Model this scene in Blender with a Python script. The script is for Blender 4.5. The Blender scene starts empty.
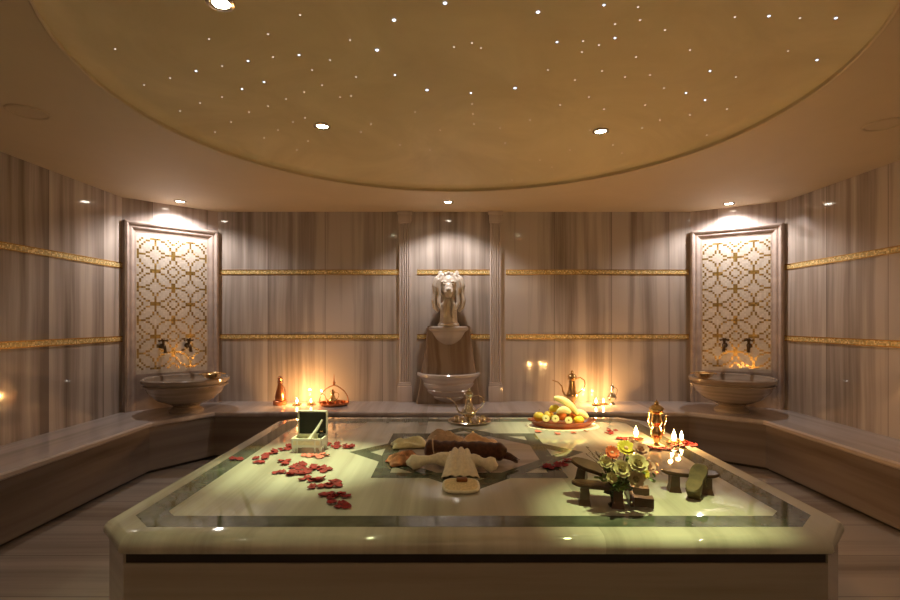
import bpy, bmesh, math, random
from mathutils import Vector, Matrix, Euler

PI = math.pi
R = math.radians
random.seed(7)
scene = bpy.context.scene
C = scene.collection

# ------------------------------------------------------------------ camera
CAMZ = 1.32
cam_d = bpy.data.cameras.new('camera')
cam_d.lens = 20.0
cam_d.sensor_width = 36.0
cam_d.shift_y = 21.0 / 900.0
cam_d.clip_start = 0.05
cam = bpy.data.objects.new('camera', cam_d)
C.objects.link(cam)
cam.location = (0, 0, CAMZ)
cam.rotation_euler = (R(90), 0, 0)
scene.camera = cam

# ------------------------------------------------------------------ exposure, world
scene.view_settings.view_transform = 'Standard'
scene.view_settings.look = 'None'
scene.view_settings.gamma = 1.0
scene.view_settings.use_curve_mapping = False
scene.view_settings.exposure = 0.14
scene.cycles.max_bounces = 10
scene.cycles.diffuse_bounces = 6
scene.cycles.sample_clamp_indirect = 6.0
scene.cycles.use_denoising = True
w = bpy.data.worlds.new('world')
scene.world = w
w.use_nodes = True
w.node_tree.nodes['Background'].inputs[0].default_value = (0.03, 0.02, 0.012, 1)
w.node_tree.nodes['Background'].inputs[1].default_value = 0.2

WARM = (1.0, 0.80, 0.60)
WHITE = (1.0, 0.90, 0.82)
LIME = (0.93, 1.0, 0.50)
CANDLE = (1.0, 0.50, 0.16)

# power of lamps and added fills (fixtures further down; the fill uplight has none)
P_SOFFIT = 38.0
P_REAR_FILL = 12.0
P_DOME = {'back left': 300.0, 'back right': 230.0, 'front left': 26.0, 'front right': 180.0}
P_FILL_UP = 29.0
P_CANDLE = 8.0

# added fill uplight behind the camera, unseen
ad = bpy.data.lights.new('rear_fill_uplight', 'AREA')
ad.shape = 'RECTANGLE'
ad.size = 4.5
ad.size_y = 0.12
ad.color = (1.0, 0.74, 0.46)
ad.energy = P_FILL_UP
ao = bpy.data.objects.new('rear_fill_uplight', ad)
C.objects.link(ao)
ao.location = (0.08, -1.45, 2.0)
ao.rotation_euler = (R(180), 0, 0)

# ------------------------------------------------------------------ node helpers
def new_mat(name):
    m = bpy.data.materials.new(name)
    m.use_nodes = True
    nt = m.node_tree
    return m, nt, nt.nodes['Principled BSDF']

def simple(name, col, rough=0.5, metal=0.0, var=0.0, scale=20.0, trans=0.0, sheen=0.0, ior=1.5, sub=0.0):
    m, nt, b = new_mat(name)
    b.inputs['Base Color'].default_value = (*col, 1)
    b.inputs['Roughness'].default_value = rough
    b.inputs['Metallic'].default_value = metal
    b.inputs['Transmission Weight'].default_value = trans
    b.inputs['IOR'].default_value = ior
    if sheen:
        b.inputs['Sheen Weight'].default_value = sheen
    if sub:
        b.inputs['Subsurface Weight'].default_value = sub
        b.inputs['Subsurface Radius'].default_value = (0.02, 0.01, 0.006)
    if var:
        n = nt.nodes.new('ShaderNodeTexNoise')
        n.inputs['Scale'].default_value = scale
        n.inputs['Detail'].default_value = 4
        tc = nt.nodes.new('ShaderNodeTexCoord')
        nt.links.new(tc.outputs['Object'], n.inputs['Vector'])
        r = nt.nodes.new('ShaderNodeValToRGB')
        r.color_ramp.elements[0].position = 0.3
        r.color_ramp.elements[1].position = 0.7
        r.color_ramp.elements[0].color = (*[max(0, c * (1 - var)) for c in col], 1)
        r.color_ramp.elements[1].color = (*[min(1, c * (1 + var)) for c in col], 1)
        nt.links.new(n.outputs['Fac'], r.inputs['Fac'])
        nt.links.new(r.outputs['Color'], b.inputs['Base Color'])
    return m

def emis(name, col, strength):
    m, nt, b = new_mat(name)
    b.inputs['Base Color'].default_value = (0, 0, 0, 1)
    b.inputs['Emission Color'].default_value = (*col, 1)
    b.inputs['Emission Strength'].default_value = strength
    return m

class NX:
    """tiny math-expression helper for node trees"""
    def __init__(s, nt):
        s.nt = nt
    def m(s, op, a, b=None, c=None):
        n = s.nt.nodes.new('ShaderNodeMath')
        n.operation = op
        for i, v in enumerate((a, b, c)):
            if v is None:
                continue
            if isinstance(v, (int, float)):
                n.inputs[i].default_value = v
            else:
                s.nt.links.new(v, n.inputs[i])
        return n.outputs[0]
    def xyz(s, which='Object'):
        tc = s.nt.nodes.new('ShaderNodeTexCoord')
        sp = s.nt.nodes.new('ShaderNodeSeparateXYZ')
        s.nt.links.new(tc.outputs[which], sp.inputs[0])
        return sp.outputs
    def vec(s, x, y, z):
        n = s.nt.nodes.new('ShaderNodeCombineXYZ')
        for i, v in enumerate((x, y, z)):
            if isinstance(v, (int, float)):
                n.inputs[i].default_value = v
            else:
                s.nt.links.new(v, n.inputs[i])
        return n.outputs[0]
    def noise(s, vec, scale=1.0, detail=4.0, rough=0.55, dist=0.0):
        n = s.nt.nodes.new('ShaderNodeTexNoise')
        n.inputs['Scale'].default_value = scale
        n.inputs['Detail'].default_value = detail
        n.inputs['Roughness'].default_value = rough
        n.inputs['Distortion'].default_value = dist
        s.nt.links.new(vec, n.inputs['Vector'])
        return n.outputs['Fac']
    def white(s, vec):
        n = s.nt.nodes.new('ShaderNodeTexWhiteNoise')
        n.noise_dimensions = '3D'
        s.nt.links.new(vec, n.inputs['Vector'])
        return n.outputs['Value']
    def ramp(s, fac, stops):
        r = s.nt.nodes.new('ShaderNodeValToRGB')
        el = r.color_ramp.elements
        while len(el) < len(stops):
            el.new(0.5)
        for e, (p, c) in zip(el, stops):
            e.position = p
            e.color = (*c, 1)
        s.nt.links.new(fac, r.inputs['Fac'])
        return r.outputs['Color']
    def mix(s, fac, a, b, mode='MIX'):
        n = s.nt.nodes.new('ShaderNodeMix')
        n.data_type = 'RGBA'
        n.blend_type = mode
        for sock, v in ((n.inputs[0], fac), (n.inputs[6], a), (n.inputs[7], b)):
            if isinstance(v, (int, float)):
                sock.default_value = v
            elif isinstance(v, tuple):
                sock.default_value = (*v, 1)
            else:
                s.nt.links.new(v, sock)
        return n.outputs[2]

def marble(name, light, mid, dark, across='x', along='z', panel=0.56, off=0.0, rough=0.09, freq=5.0, joint=0.004, wave=0.35):
    m, nt, b = new_mat(name)
    x = NX(nt)
    o = dict(zip('xyz', x.xyz()))
    a, l = o[across], o[along]
    ap = x.m('ADD', x.m('DIVIDE', a, panel), off)
    idx = x.m('FLOOR', ap)
    rnd = x.white(x.vec(idx, 3.7, 1.3))
    rnd2 = x.white(x.vec(idx, 9.1, 4.4))
    wob = x.noise(x.vec(x.m('MULTIPLY', a, 1.2), x.m('MULTIPLY', l, 1.1), rnd), 1.0, 3.0)
    aw = x.m('ADD', a, x.m('MULTIPLY', x.m('SUBTRACT', wob, 0.5), 0.14 * wave))
    big = x.noise(x.vec(x.m('ADD', x.m('MULTIPLY', aw, freq), x.m('MULTIPLY', rnd, 60)), x.m('MULTIPLY', l, 0.22), x.m('MULTIPLY', rnd2, 9)), 1.0, 3.0, 0.5)
    fine = x.noise(x.vec(x.m('ADD', x.m('MULTIPLY', aw, freq * 3.2), x.m('MULTIPLY', rnd2, 40)), x.m('MULTIPLY', l, 0.45), x.m('MULTIPLY', rnd, 9)), 1.0, 5.0, 0.6)
    f = x.m('ADD', x.m('MULTIPLY', big, 0.66), x.m('MULTIPLY', fine, 0.34))
    f = x.m('ADD', f, x.m('MULTIPLY', x.m('SUBTRACT', rnd, 0.5), 0.10))
    col = x.ramp(f, [(0.36, dark), (0.46, mid), (0.55, light), (0.64, light), (0.72, mid)])
    if joint:
        fr = x.m('FRACT', ap)
        ed = x.m('MINIMUM', fr, x.m('SUBTRACT', 1.0, fr))
        j = x.m('LESS_THAN', ed, joint / panel)
        col = x.mix(x.m('MULTIPLY', j, 0.45), col, tuple(c * 0.3 for c in dark))
    nt.links.new(col, b.inputs['Base Color'])
    b.inputs['Roughness'].default_value = rough
    return m

M = {}
WL, WM, WD = (0.50, 0.445, 0.415), (0.355, 0.31, 0.285), (0.20, 0.165, 0.145)
M['wall'] = marble('wall_marble', WL, WM, WD, 'x', 'z', 0.62, 0.13, 0.07)
M['wall2'] = marble('wall_marble_grey', (0.52, 0.46, 0.45), (0.40, 0.34, 0.32), (0.26, 0.21, 0.19), 'x', 'z', 0.52, 0.5, 0.07)
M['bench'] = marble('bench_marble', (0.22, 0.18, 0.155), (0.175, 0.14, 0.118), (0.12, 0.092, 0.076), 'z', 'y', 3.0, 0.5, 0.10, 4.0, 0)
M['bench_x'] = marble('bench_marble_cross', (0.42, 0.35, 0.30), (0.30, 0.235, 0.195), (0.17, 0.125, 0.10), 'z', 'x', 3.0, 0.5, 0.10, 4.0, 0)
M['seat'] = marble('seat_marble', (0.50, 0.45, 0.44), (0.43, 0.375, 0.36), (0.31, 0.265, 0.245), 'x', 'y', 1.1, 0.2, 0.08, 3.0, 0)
M['floor'] = marble('floor_marble', (0.33, 0.285, 0.25), (0.27, 0.228, 0.20), (0.20, 0.165, 0.14), 'y', 'x', 0.42, 0.3, 0.10, 5.0, 0.004)
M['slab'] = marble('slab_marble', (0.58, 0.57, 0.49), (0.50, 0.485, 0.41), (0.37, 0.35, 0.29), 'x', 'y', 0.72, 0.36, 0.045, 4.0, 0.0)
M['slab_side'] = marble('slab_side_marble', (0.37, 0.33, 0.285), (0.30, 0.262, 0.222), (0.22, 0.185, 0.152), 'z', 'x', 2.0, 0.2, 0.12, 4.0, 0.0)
M['fountain'] = marble('fountain_marble', (0.36, 0.28, 0.22), (0.27, 0.19, 0.14), (0.17, 0.11, 0.075), 'x', 'z', 3.0, 0.4, 0.14, 6.0, 0.0, 1.2)
M['bowlm'] = marble('fountain_bowl_marble', (0.52, 0.46, 0.42), (0.43, 0.365, 0.33), (0.29, 0.225, 0.19), 'z', 'x', 3.0, 0.4, 0.16, 7.0, 0.0, 1.2)
M['pilaster'] = marble('pilaster_marble', (0.56, 0.49, 0.46), (0.47, 0.40, 0.37), (0.33, 0.27, 0.245), 'x', 'z', 3.0, 0.4, 0.12, 6.0, 0.0)
M['frame'] = simple('frame_marble', (0.44, 0.365, 0.335), 0.12, var=0.18, scale=9)
M['basin'] = marble('basin_marble', (0.36, 0.30, 0.25), (0.24, 0.185, 0.145), (0.12, 0.088, 0.062), 'z', 'x', 3.0, 0.4, 0.10, 9.0, 0.0, 1.5)
M['green'] = simple('green_marble', (0.095, 0.108, 0.08), 0.05, var=0.35, scale=14)
M['octagon'] = marble('octagon_marble', (0.46, 0.39, 0.34), (0.37, 0.31, 0.265), (0.28, 0.23, 0.19), 'y', 'x', 2.0, 0.3, 0.05, 4.0, 0.0)
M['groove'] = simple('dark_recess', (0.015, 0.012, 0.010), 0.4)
M['statue'] = simple('carved_marble', (0.58, 0.52, 0.46), 0.30, var=0.15, scale=14)
M['gold'] = simple('gold_metal', (0.80, 0.52, 0.18), 0.22, 1.0)
M['brass'] = simple('brass', (0.72, 0.50, 0.24), 0.22, 1.0, var=0.12, scale=30)
M['copper'] = simple('copper', (0.62, 0.25, 0.12), 0.28, 1.0, var=0.15, scale=30)
M['silver'] = simple('silver', (0.74, 0.68, 0.56), 0.16, 1.0, var=0.12, scale=60)
M['bronze'] = simple('dark_bronze', (0.13, 0.08, 0.04), 0.3, 1.0)
M['white'] = simple('white_lacquer', (0.86, 0.85, 0.80), 0.3)
M['black'] = simple('black_lining', (0.008, 0.007, 0.006), 0.6)
M['petal'] = simple('red_petal', (0.24, 0.003, 0.004), 0.75, var=0.4, scale=25)
M['petal_pink'] = simple('pink_petal', (0.62, 0.14, 0.10), 0.55, var=0.25, scale=25)
M['wood'] = simple('dark_wood', (0.075, 0.035, 0.018), 0.4, var=0.4, scale=18)
M['wood_olive'] = simple('worn_wood', (0.12, 0.085, 0.035), 0.42, var=0.4, scale=18)
M['tray_wood'] = simple('tray_wood', (0.20, 0.045, 0.018), 0.35, var=0.3, scale=12)
M['cream_cloth'] = simple('cream_towel', (0.88, 0.80, 0.62), 0.95, var=0.1, scale=60, sheen=0.3)
M['lemon_cloth'] = simple('pale_yellow_towel', (0.82, 0.78, 0.46), 0.95, var=0.1, scale=60, sheen=0.3)
M['peach_cloth'] = simple('peach_towel', (0.85, 0.55, 0.32), 0.95, var=0.12, scale=40, sheen=0.3)
M['beige_cloth'] = simple('beige_towel', (0.62, 0.46, 0.32), 0.95, var=0.15, scale=40, sheen=0.3)
M['brown_cloth'] = simple('brown_weave', (0.085, 0.030, 0.014), 0.85, var=0.45, scale=45, sheen=0.2)
M['orange_cloth'] = simple('orange_red_weave', (0.66, 0.26, 0.13), 0.8, var=0.75, scale=18)
M['loofah'] = simple('loofah_fibre', (0.78, 0.62, 0.34), 0.95, var=0.18, scale=90)
M['soap'] = simple('brown_soap', (0.26, 0.09, 0.02), 0.4)
M['banana'] = simple('melon_flesh', (0.86, 0.80, 0.46), 0.45, var=0.08, scale=20, sub=0.1)
M['rind'] = simple('melon_rind', (0.55, 0.62, 0.22), 0.5, var=0.2, scale=25)
M['lemon'] = simple('lemon_skin', (0.80, 0.58, 0.05), 0.4, var=0.1, scale=40)
M['apple'] = simple('yellow_apple_skin', (0.62, 0.40, 0.05), 0.3, var=0.3, scale=14)
M['peach'] = simple('peach_skin', (0.62, 0.20, 0.05), 0.5, var=0.4, scale=16)
M['kiwi_flesh'] = simple('pale_fruit_flesh', (0.78, 0.76, 0.40), 0.4, var=0.1, scale=60)
M['kiwi_core'] = simple('fruit_core', (0.20, 0.24, 0.05), 0.4)
M['stem'] = simple('plant_stem', (0.10, 0.10, 0.03), 0.6)
M['leaf'] = simple('green_leaf', (0.11, 0.16, 0.035), 0.5, var=0.35, scale=25)
M['twig'] = simple('brown_twig', (0.13, 0.085, 0.045), 0.7)
M['rose_cream'] = simple('cream_rose', (0.58, 0.50, 0.28), 0.6, var=0.15, scale=30)
M['rose_yellow'] = simple('yellow_flower', (0.66, 0.56, 0.06), 0.6, var=0.15, scale=30)
M['rose_orange'] = simple('orange_flower', (0.72, 0.16, 0.06), 0.6, var=0.25, scale=30)
M['rose_pink'] = simple('pale_pink_flower', (0.62, 0.38, 0.30), 0.6, var=0.15, scale=30)
M['glass'] = simple('clear_glass', (0.9, 0.93, 0.88), 0.02, trans=1.0, ior=1.45)
M['green_glass'] = simple('dark_green_glass', (0.10, 0.16, 0.07), 0.05, trans=0.7, ior=1.45)
M['wax'] = simple('candle_wax', (0.85, 0.68, 0.42), 0.5, sub=0.3)
M['flame'] = emis('candle_flame', (1.0, 0.62, 0.22), 60.0)
M['lens_white'] = emis('lamp_lens', (1.0, 0.90, 0.78), 45.0)
M['lens_lime'] = emis('lamp_lens_lime', (1.0, 0.97, 0.70), 30.0)
M['star_blue'] = emis('fibre_tip_blue', (0.62, 0.74, 1.0), 3.0)
M['star_faint'] = emis('fibre_tip_faint', (1.0, 0.86, 0.78), 1.1)

# plaster
def plaster(name, col, col2):
    m, nt, b = new_mat(name)
    x = NX(nt)
    tc = nt.nodes.new('ShaderNodeTexCoord')
    n = x.noise(tc.outputs['Object'], 1.3, 5.0, 0.6, 1.2)
    c = x.ramp(n, [(0.35, col), (0.7, col2)])
    nt.links.new(c, b.inputs['Base Color'])
    b.inputs['Roughness'].default_value = 0.55
    return m
M['ceiling'] = plaster('ceiling_plaster', (0.57, 0.465, 0.325), (0.61, 0.50, 0.35))
M['dome'] = plaster('dome_plaster', (0.58, 0.485, 0.29), (0.70, 0.60, 0.38))
M['grille'] = simple('ceiling_speaker_white', (0.55, 0.45, 0.315), 0.6)

def band_mat():
    m, nt, b = new_mat('gold_mosaic_band')
    x = NX(nt)
    o = x.xyz()
    q = 0.0125
    ix = x.m('FLOOR', x.m('DIVIDE', o[0], q))
    iz = x.m('FLOOR', x.m('DIVIDE', o[2], q))
    rnd = x.white(x.vec(ix, iz, 0.5))
    col = x.ramp(rnd, [(0.0, (0.66, 0.47, 0.16)), (0.5, (0.80, 0.62, 0.26)), (1.0, (0.92, 0.80, 0.46))])
    fx = x.m('FRACT', x.m('DIVIDE', o[0], q))
    fz = x.m('FRACT', x.m('DIVIDE', o[2], q))
    g = x.m('MAXIMUM', x.m('LESS_THAN', fx, 0.1), x.m('LESS_THAN', fz, 0.1))
    col = x.mix(g, col, (0.52, 0.42, 0.25))
    nt.links.new(col, b.inputs['Base Color'])
    b.inputs['Metallic'].default_value = 0.35
    b.inputs['Roughness'].default_value = 0.22
    nt.links.new(x.m('ADD', x.m('MULTIPLY', x.white(x.vec(iz, ix, 2.5)), 0.25), 0.12), b.inputs['Roughness'])
    return m
M['band'] = band_mat()

CELL = 0.325
def mosaic_mat():
    m, nt, b = new_mat('lattice_mosaic')
    x = NX(nt)
    o = x.xyz()
    N = 17
    ui = x.m('FLOOR', x.m('MULTIPLY', x.m('DIVIDE', o[0], CELL), N))
    vi = x.m('FLOOR', x.m('MULTIPLY', x.m('DIVIDE', o[2], CELL), N))
    uq = x.m('DIVIDE', x.m('ADD', ui, 0.5), N)
    vq = x.m('DIVIDE', x.m('ADD', vi, 0.5), N)
    au = x.m('ABSOLUTE', x.m('SUBTRACT', x.m('FRACT', uq), 0.5))
    av = x.m('ABSOLUTE', x.m('SUBTRACT', x.m('FRACT', vq), 0.5))
    t = 0.040
    def near(f, c, tt=t):
        return x.m('LESS_THAN', x.m('ABSOLUTE', x.m('SUBTRACT', f, c)), tt)
    rad = x.m('SQRT', x.m('ADD', x.m('MULTIPLY', au, au), x.m('MULTIPLY', av, av)))
    circ = near(rad, 0.462, 0.032)
    def pn(a, c):
        s = x.m('ADD', x.m('POWER', a, 0.62), x.m('POWER', c, 0.62))
        return x.m('POWER', s, 1 / 0.62)
    st1 = near(pn(au, av), 0.36, 0.075)
    bu, bv = x.m('SUBTRACT', 0.5, au), x.m('SUBTRACT', 0.5, av)
    st2 = near(pn(bu, bv), 0.25, 0.06)
    ax = x.m('MULTIPLY', x.m('LESS_THAN', x.m('MINIMUM', au, av), 0.02), x.m('MULTIPLY', x.m('GREATER_THAN', x.m('MAXIMUM', au, av), 0.30), x.m('LESS_THAN', x.m('MAXIMUM', au, av), 0.46)))
    pat = x.m('MAXIMUM', x.m('MAXIMUM', circ, st1), x.m('MAXIMUM', st2, ax))
    inside = x.m('MULTIPLY', x.m('LESS_THAN', x.m('ABSOLUTE', x.m('DIVIDE', o[0], CELL)), 1.0),
                 x.m('LESS_THAN', x.m('ABSOLUTE', x.m('DIVIDE', o[2], CELL)), 2.0))
    pat = x.m('MULTIPLY', pat, inside)
    rnd = x.white(x.vec(ui, vi, 0.5))
    gold = x.ramp(rnd, [(0.0, (0.34, 0.21, 0.05)), (1.0, (0.56, 0.38, 0.11))])
    cream = x.ramp(rnd, [(0.0, (0.60, 0.555, 0.51)), (1.0, (0.74, 0.695, 0.65))])
    col = x.mix(pat, cream, gold)
    fu = x.m('FRACT', x.m('MULTIPLY', x.m('DIVIDE', o[0], CELL), N))
    fv = x.m('FRACT', x.m('MULTIPLY', x.m('DIVIDE', o[2], CELL), N))
    g = x.m('MAXIMUM', x.m('LESS_THAN', fu, 0.09), x.m('LESS_THAN', fv, 0.09))
    col = x.mix(x.m('MULTIPLY', g, 0.35), col, (0.5, 0.44, 0.36))
    nt.links.new(col, b.inputs['Base Color'])
    nt.links.new(x.m('MULTIPLY', pat, 0.5), b.inputs['Metallic'])
    nt.links.new(x.m('ADD', x.m('MULTIPLY', x.white(x.vec(vi, ui, 1.5)), 0.2), 0.12), b.inputs['Roughness'])
    return m
M['mosaic'] = mosaic_mat()

# ------------------------------------------------------------------ mesh helpers
class MB:
    def __init__(s):
        s.bm = bmesh.new()
    def box(s, x0, x1, y0, y1, z0, z1, bev=0.0, mat=None):
        r = bmesh.ops.create_cube(s.bm, size=1.0)
        vs = r['verts']
        for v in vs:
            v.co = Vector(((x0 + x1) / 2 + v.co.x * (x1 - x0), (y0 + y1) / 2 + v.co.y * (y1 - y0), (z0 + z1) / 2 + v.co.z * (z1 - z0)))
        if bev:
            es = list({e for v in vs for e in v.link_edges})
            r2 = bmesh.ops.bevel(s.bm, geom=es, offset=bev, segments=3, profile=0.5, affect='EDGES')
            vs = list({v for f in r2['faces'] for v in f.verts} | {v for v in vs if v.is_valid})
        if mat is not None:
            for v in vs:
                v.co = mat @ v.co
        return s
    def lathe(s, prof, n=32, center=(0, 0, 0), mat=None, a0=0.0, a1=2 * PI, flute=0, fdepth=0.0, sx=1.0, sy=1.0):
        full = abs(a1 - a0 - 2 * PI) < 1e-6
        cnt = n if full else n + 1
        rings = []
        for (r, z) in prof:
            ring = []
            for i in range(cnt):
                a = a0 + (a1 - a0) * i / n
                rr = r * (1 + (fdepth * (abs(math.cos(a * flute / 2)) - 0.6) if flute else 0))
                co = Vector((center[0] + rr * math.cos(a) * sx, center[1] + rr * math.sin(a) * sy, center[2] + z))
                if mat is not None:
                    co = mat @ co
                ring.append(s.bm.verts.new(co))
            rings.append(ring)
        for k in range(len(rings) - 1):
            A, B = rings[k], rings[k + 1]
            for i in range(cnt if full else cnt - 1):
                j = (i + 1) % cnt
                s.bm.faces.new((A[i], A[j], B[j], B[i]))
        if prof[0][0] > 1e-5 and full:
            s.bm.faces.new(list(reversed(rings[0])))
        if prof[-1][0] > 1e-5 and full:
            s.bm.faces.new(rings[-1])
        return s
    def tube(s, pts, rad, n=10, closed=False):
        pts = [Vector(p) for p in pts]
        rads = rad if isinstance(rad, (list, tuple)) else [rad] * len(pts)
        rings = []
        up = Vector((0, 0, 1))
        L = len(pts)
        prev = None
        for i, p in enumerate(pts):
            if closed:
                t = pts[(i + 1) % L] - pts[(i - 1) % L]
            else:
                t = pts[min(i + 1, L - 1)] - pts[max(i - 1, 0)]
            t.normalize()
            if prev is None:
                ref = up if abs(t.dot(up)) < 0.9 else Vector((1, 0, 0))
                nx = t.cross(ref).normalized()
            else:
                nx = (prev - t * prev.dot(t)).normalized()
            prev = nx
            ny = t.cross(nx)
            rings.append([s.bm.verts.new(p + (nx * math.cos(2 * PI * k / n) + ny * math.sin(2 * PI * k / n)) * rads[i]) for k in range(n)])
        for i in range(L if closed else L - 1):
            A, B = rings[i], rings[(i + 1) % L]
            for k in range(n):
                j = (k + 1) % n
                s.bm.faces.new((A[k], A[j], B[j], B[k]))
        if not closed:
            s.bm.faces.new(list(reversed(rings[0])))
            s.bm.faces.new(rings[-1])
        return s
    def prism(s, poly, z0, z1):
        a = [s.bm.verts.new((x, y, z0)) for x, y in poly]
        b = [s.bm.verts.new((x, y, z1)) for x, y in poly]
        n = len(poly)
        for i in range(n):
            j = (i + 1) % n
            s.bm.faces.new((a[i], a[j], b[j], b[i]))
        s.bm.faces.new(list(reversed(a)))
        s.bm.faces.new(b)
        return s
    def loft(s, polys):
        """polys: list of equally long closed rings of 3D points; caps first and last"""
        rings = [[s.bm.verts.new(p) for p in q] for q in polys]
        n = len(rings[0])
        for A, B in zip(rings, rings[1:]):
            for i in range(n):
                j = (i + 1) % n
                s.bm.faces.new((A[i], A[j], B[j], B[i]))
        s.bm.faces.new(list(reversed(rings[0])))
        s.bm.faces.new(rings[-1])
        return s
    def ring(s, outer, inner, z0, z1):
        n = len(outer)
        V = lambda P, z: [s.bm.verts.new((x, y, z)) for x, y in P]
        o0, o1, i0, i1 = V(outer, z0), V(outer, z1), V(inner, z0), V(inner, z1)
        for i in range(n):
            j = (i + 1) % n
            s.bm.faces.new((o0[i], o0[j], o1[j], o1[i]))
            s.bm.faces.new((i0[j], i0[i], i1[i], i1[j]))
            s.bm.faces.new((o1[i], o1[j], i1[j], i1[i]))
            s.bm.faces.new((o0[j], o0[i], i0[i], i0[j]))
        return s
    def ball(s, c, r, seg=16, mat=None):
        rr = r if isinstance(r, (tuple, list)) else (r, r, r)
        m4 = Matrix.Translation(c) @ (mat if mat is not None else Matrix.Identity(4)) @ Matrix.Diagonal((*rr, 1))
        bmesh.ops.create_uvsphere(s.bm, u_segments=seg, v_segments=max(6, seg // 2), radius=1.0, matrix=m4)
        return s
    def build(s, name, mat, parent=None, smooth=True, loc=None, rz=0.0):
        bmesh.ops.recalc_face_normals(s.bm, faces=s.bm.faces)
        me = bpy.data.meshes.new(name)
        s.bm.to_mesh(me)
        s.bm.free()
        for mm in (mat if isinstance(mat, list) else [mat]):
            me.materials.append(mm)
        if smooth:
            me.shade_smooth()
            try:
                me.set_sharp_from_angle(angle=R(35))
            except Exception:
                pass
        o = bpy.data.objects.new(name, me)
        C.objects.link(o)
        if loc is not None:
            o.location = loc
        o.rotation_euler.z = rz
        if parent is not None:
            o.parent = parent
        return o

def tag(o, label=None, cat=None, group=None, kind=None):
    if label: o['label'] = label
    if cat: o['category'] = cat
    if group: o['group'] = group
    if kind: o['kind'] = kind
    return o

def thing(name, label, cat, loc=(0, 0, 0), rot=(0, 0, 0), group=None):
    o = bpy.data.objects.new(name, None)
    o.empty_display_size = 0.05
    C.objects.link(o)
    o.location = loc
    o.rotation_euler = rot
    return tag(o, label, cat, group)

def struct(o):
    o['kind'] = 'structure'
    return o

def copy_tree(o, parent=None):
    c = o.copy()
    C.objects.link(c)
    if parent is not None:
        c.parent = parent
    for ch in list(o.children):
        copy_tree(ch, c)
    return c

SLAB = 0.55
SEAT = 0.45
CEIL = 2.50

def on(z, px, py):
    """the point of the horizontal surface at height z that the photo shows at (px, py)"""
    d = (z - CAMZ) * 500.0 / (321.0 - py)
    return Vector(((px - 450.0) * d / 500.0, d, z))

# ------------------------------------------------------------------ floor and walls
L0, L1 = (-3.13, -1.6), (-3.13, 4.77)
B0, B1 = (-2.51, 5.41), (2.60, 5.41)
R1, R0 = (3.30, 4.925), (3.30, -1.6)
room = [L0, L1, B0, B1, R1, R0]

f = MB().prism([(-3.4, -1.8), (-3.4, 5.7), (3.6, 5.7), (3.6, -1.8)], -0.1, 0.0).build('floor', M['floor'], smooth=False)
struct(f)

def wall(name, p, q, mat, ext0=0.0, ext1=0.0):
    """wall whose inner face runs p->q (room on the right-hand side seen from p)"""
    p, q = Vector(p), Vector(q)
    d = q - p
    L = d.length
    a = math.atan2(d.y, d.x)
    # local +x along the wall, local -y towards the room
    o = MB().box(-ext0, L + ext1, 0.0, 0.12, 0.0, 2.62).build(name, mat, smooth=False, loc=(p.x, p.y, 0), rz=a)
    struct(o)
    return p, a, L

W = {}
W['left'] = wall('wall_left', L0, L1, M['wall'], 0.1, 0.0)
W['back_left'] = wall('wall_back_left', L1, B0, M['wall2'])
W['back'] = wall('wall_back', B0, B1, M['wall'])
W['back_right'] = wall('wall_back_right', B1, R1, M['wall2'])
W['right'] = wall('wall_right', R1, R0, M['wall'], 0.0, 0.1)
W['rear'] = wall('wall_rear', R0, L0, M['wall'], 0.1, 0.1)

# gold mosaic bands let into the walls
tn = 2
def band(key, s0, s1, z):
    global tn
    p, a, L = W[key]
    o = MB().box(s0, s1, -0.006, 0.0, -0.019, 0.019).build('trim_%d' % tn, M['band'], smooth=False,
        loc=(p.x, p.y, z), rz=a)
    struct(o)
    for dz in (-0.023, 0.023):
        MB().box(s0, s1, -0.008, 0.0, dz - 0.004, dz + 0.004).build('edge_strip', M['gold'], o, smooth=False)
    tn += 1
for z in (1.848, 1.150):
    band('left', 0.0, W['left'][2], z)
    band('back', 0.02, 5.11 / 2 - 0.53, z)
    band('back', 5.11 / 2 - 0.40, 5.11 / 2 + 0.40, z)
    band('back', 5.11 / 2 + 0.56, 5.09, z)
    band('right', 0.0, W['right'][2], z)

# ------------------------------------------------------------------ ceiling with round recess
CC = Vector((0.06, 2.72))
CR = 1.83
RISE0, RISE = 0.022, 0.13
def dome_z(x, y):
    r2 = ((x - CC.x) ** 2 + (y - CC.y) ** 2) / CR ** 2
    return CEIL + RISE0 + RISE * (1 - r2) if r2 < 1 else CEIL
bm = bmesh.new()
NC = 128
circ = [bm.verts.new((CC.x + CR * math.cos(2 * PI * i / NC), CC.y + CR * math.sin(2 * PI * i / NC), CEIL)) for i in range(NC)]
outer = [bm.verts.new((x, y, CEIL)) for x, y in [(-3.2, -1.68), (-3.2, 4.80), (-2.54, 5.48), (2.63, 5.48), (3.37, 4.97), (3.37, -1.68)]]
edges = []
for loop in (circ, outer):
    for i in range(len(loop)):
        edges.append(bm.edges.new((loop[i], loop[(i + 1) % len(loop)])))
bmesh.ops.triangle_fill(bm, use_beauty=True, edges=edges)
prev = circ
rings = 16
for k in range(0, rings):
    r = CR * (1 - k / rings)
    ring_ = [bm.verts.new((CC.x + r * math.cos(2 * PI * i / NC), CC.y + r * math.sin(2 * PI * i / NC), CEIL + RISE0 + RISE * (1 - (r / CR) ** 2))) for i in range(NC)]
    for i in range(NC):
        j = (i + 1) % NC
        fc = bm.faces.new((prev[i], prev[j], ring_[j], ring_[i]))
        fc.material_index = 1
        fc.smooth = k > 0
    prev = ring_
tip = bm.verts.new((CC.x, CC.y, CEIL + RISE0 + RISE))
for i in range(NC):
    fc = bm.faces.new((prev[i], prev[(i + 1) % NC], tip)); fc.material_index = 1; fc.smooth = True
me = bpy.data.meshes.new('ceiling')
bmesh.ops.recalc_face_normals(bm, faces=bm.faces)
bm.to_mesh(me); bm.free()
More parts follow.
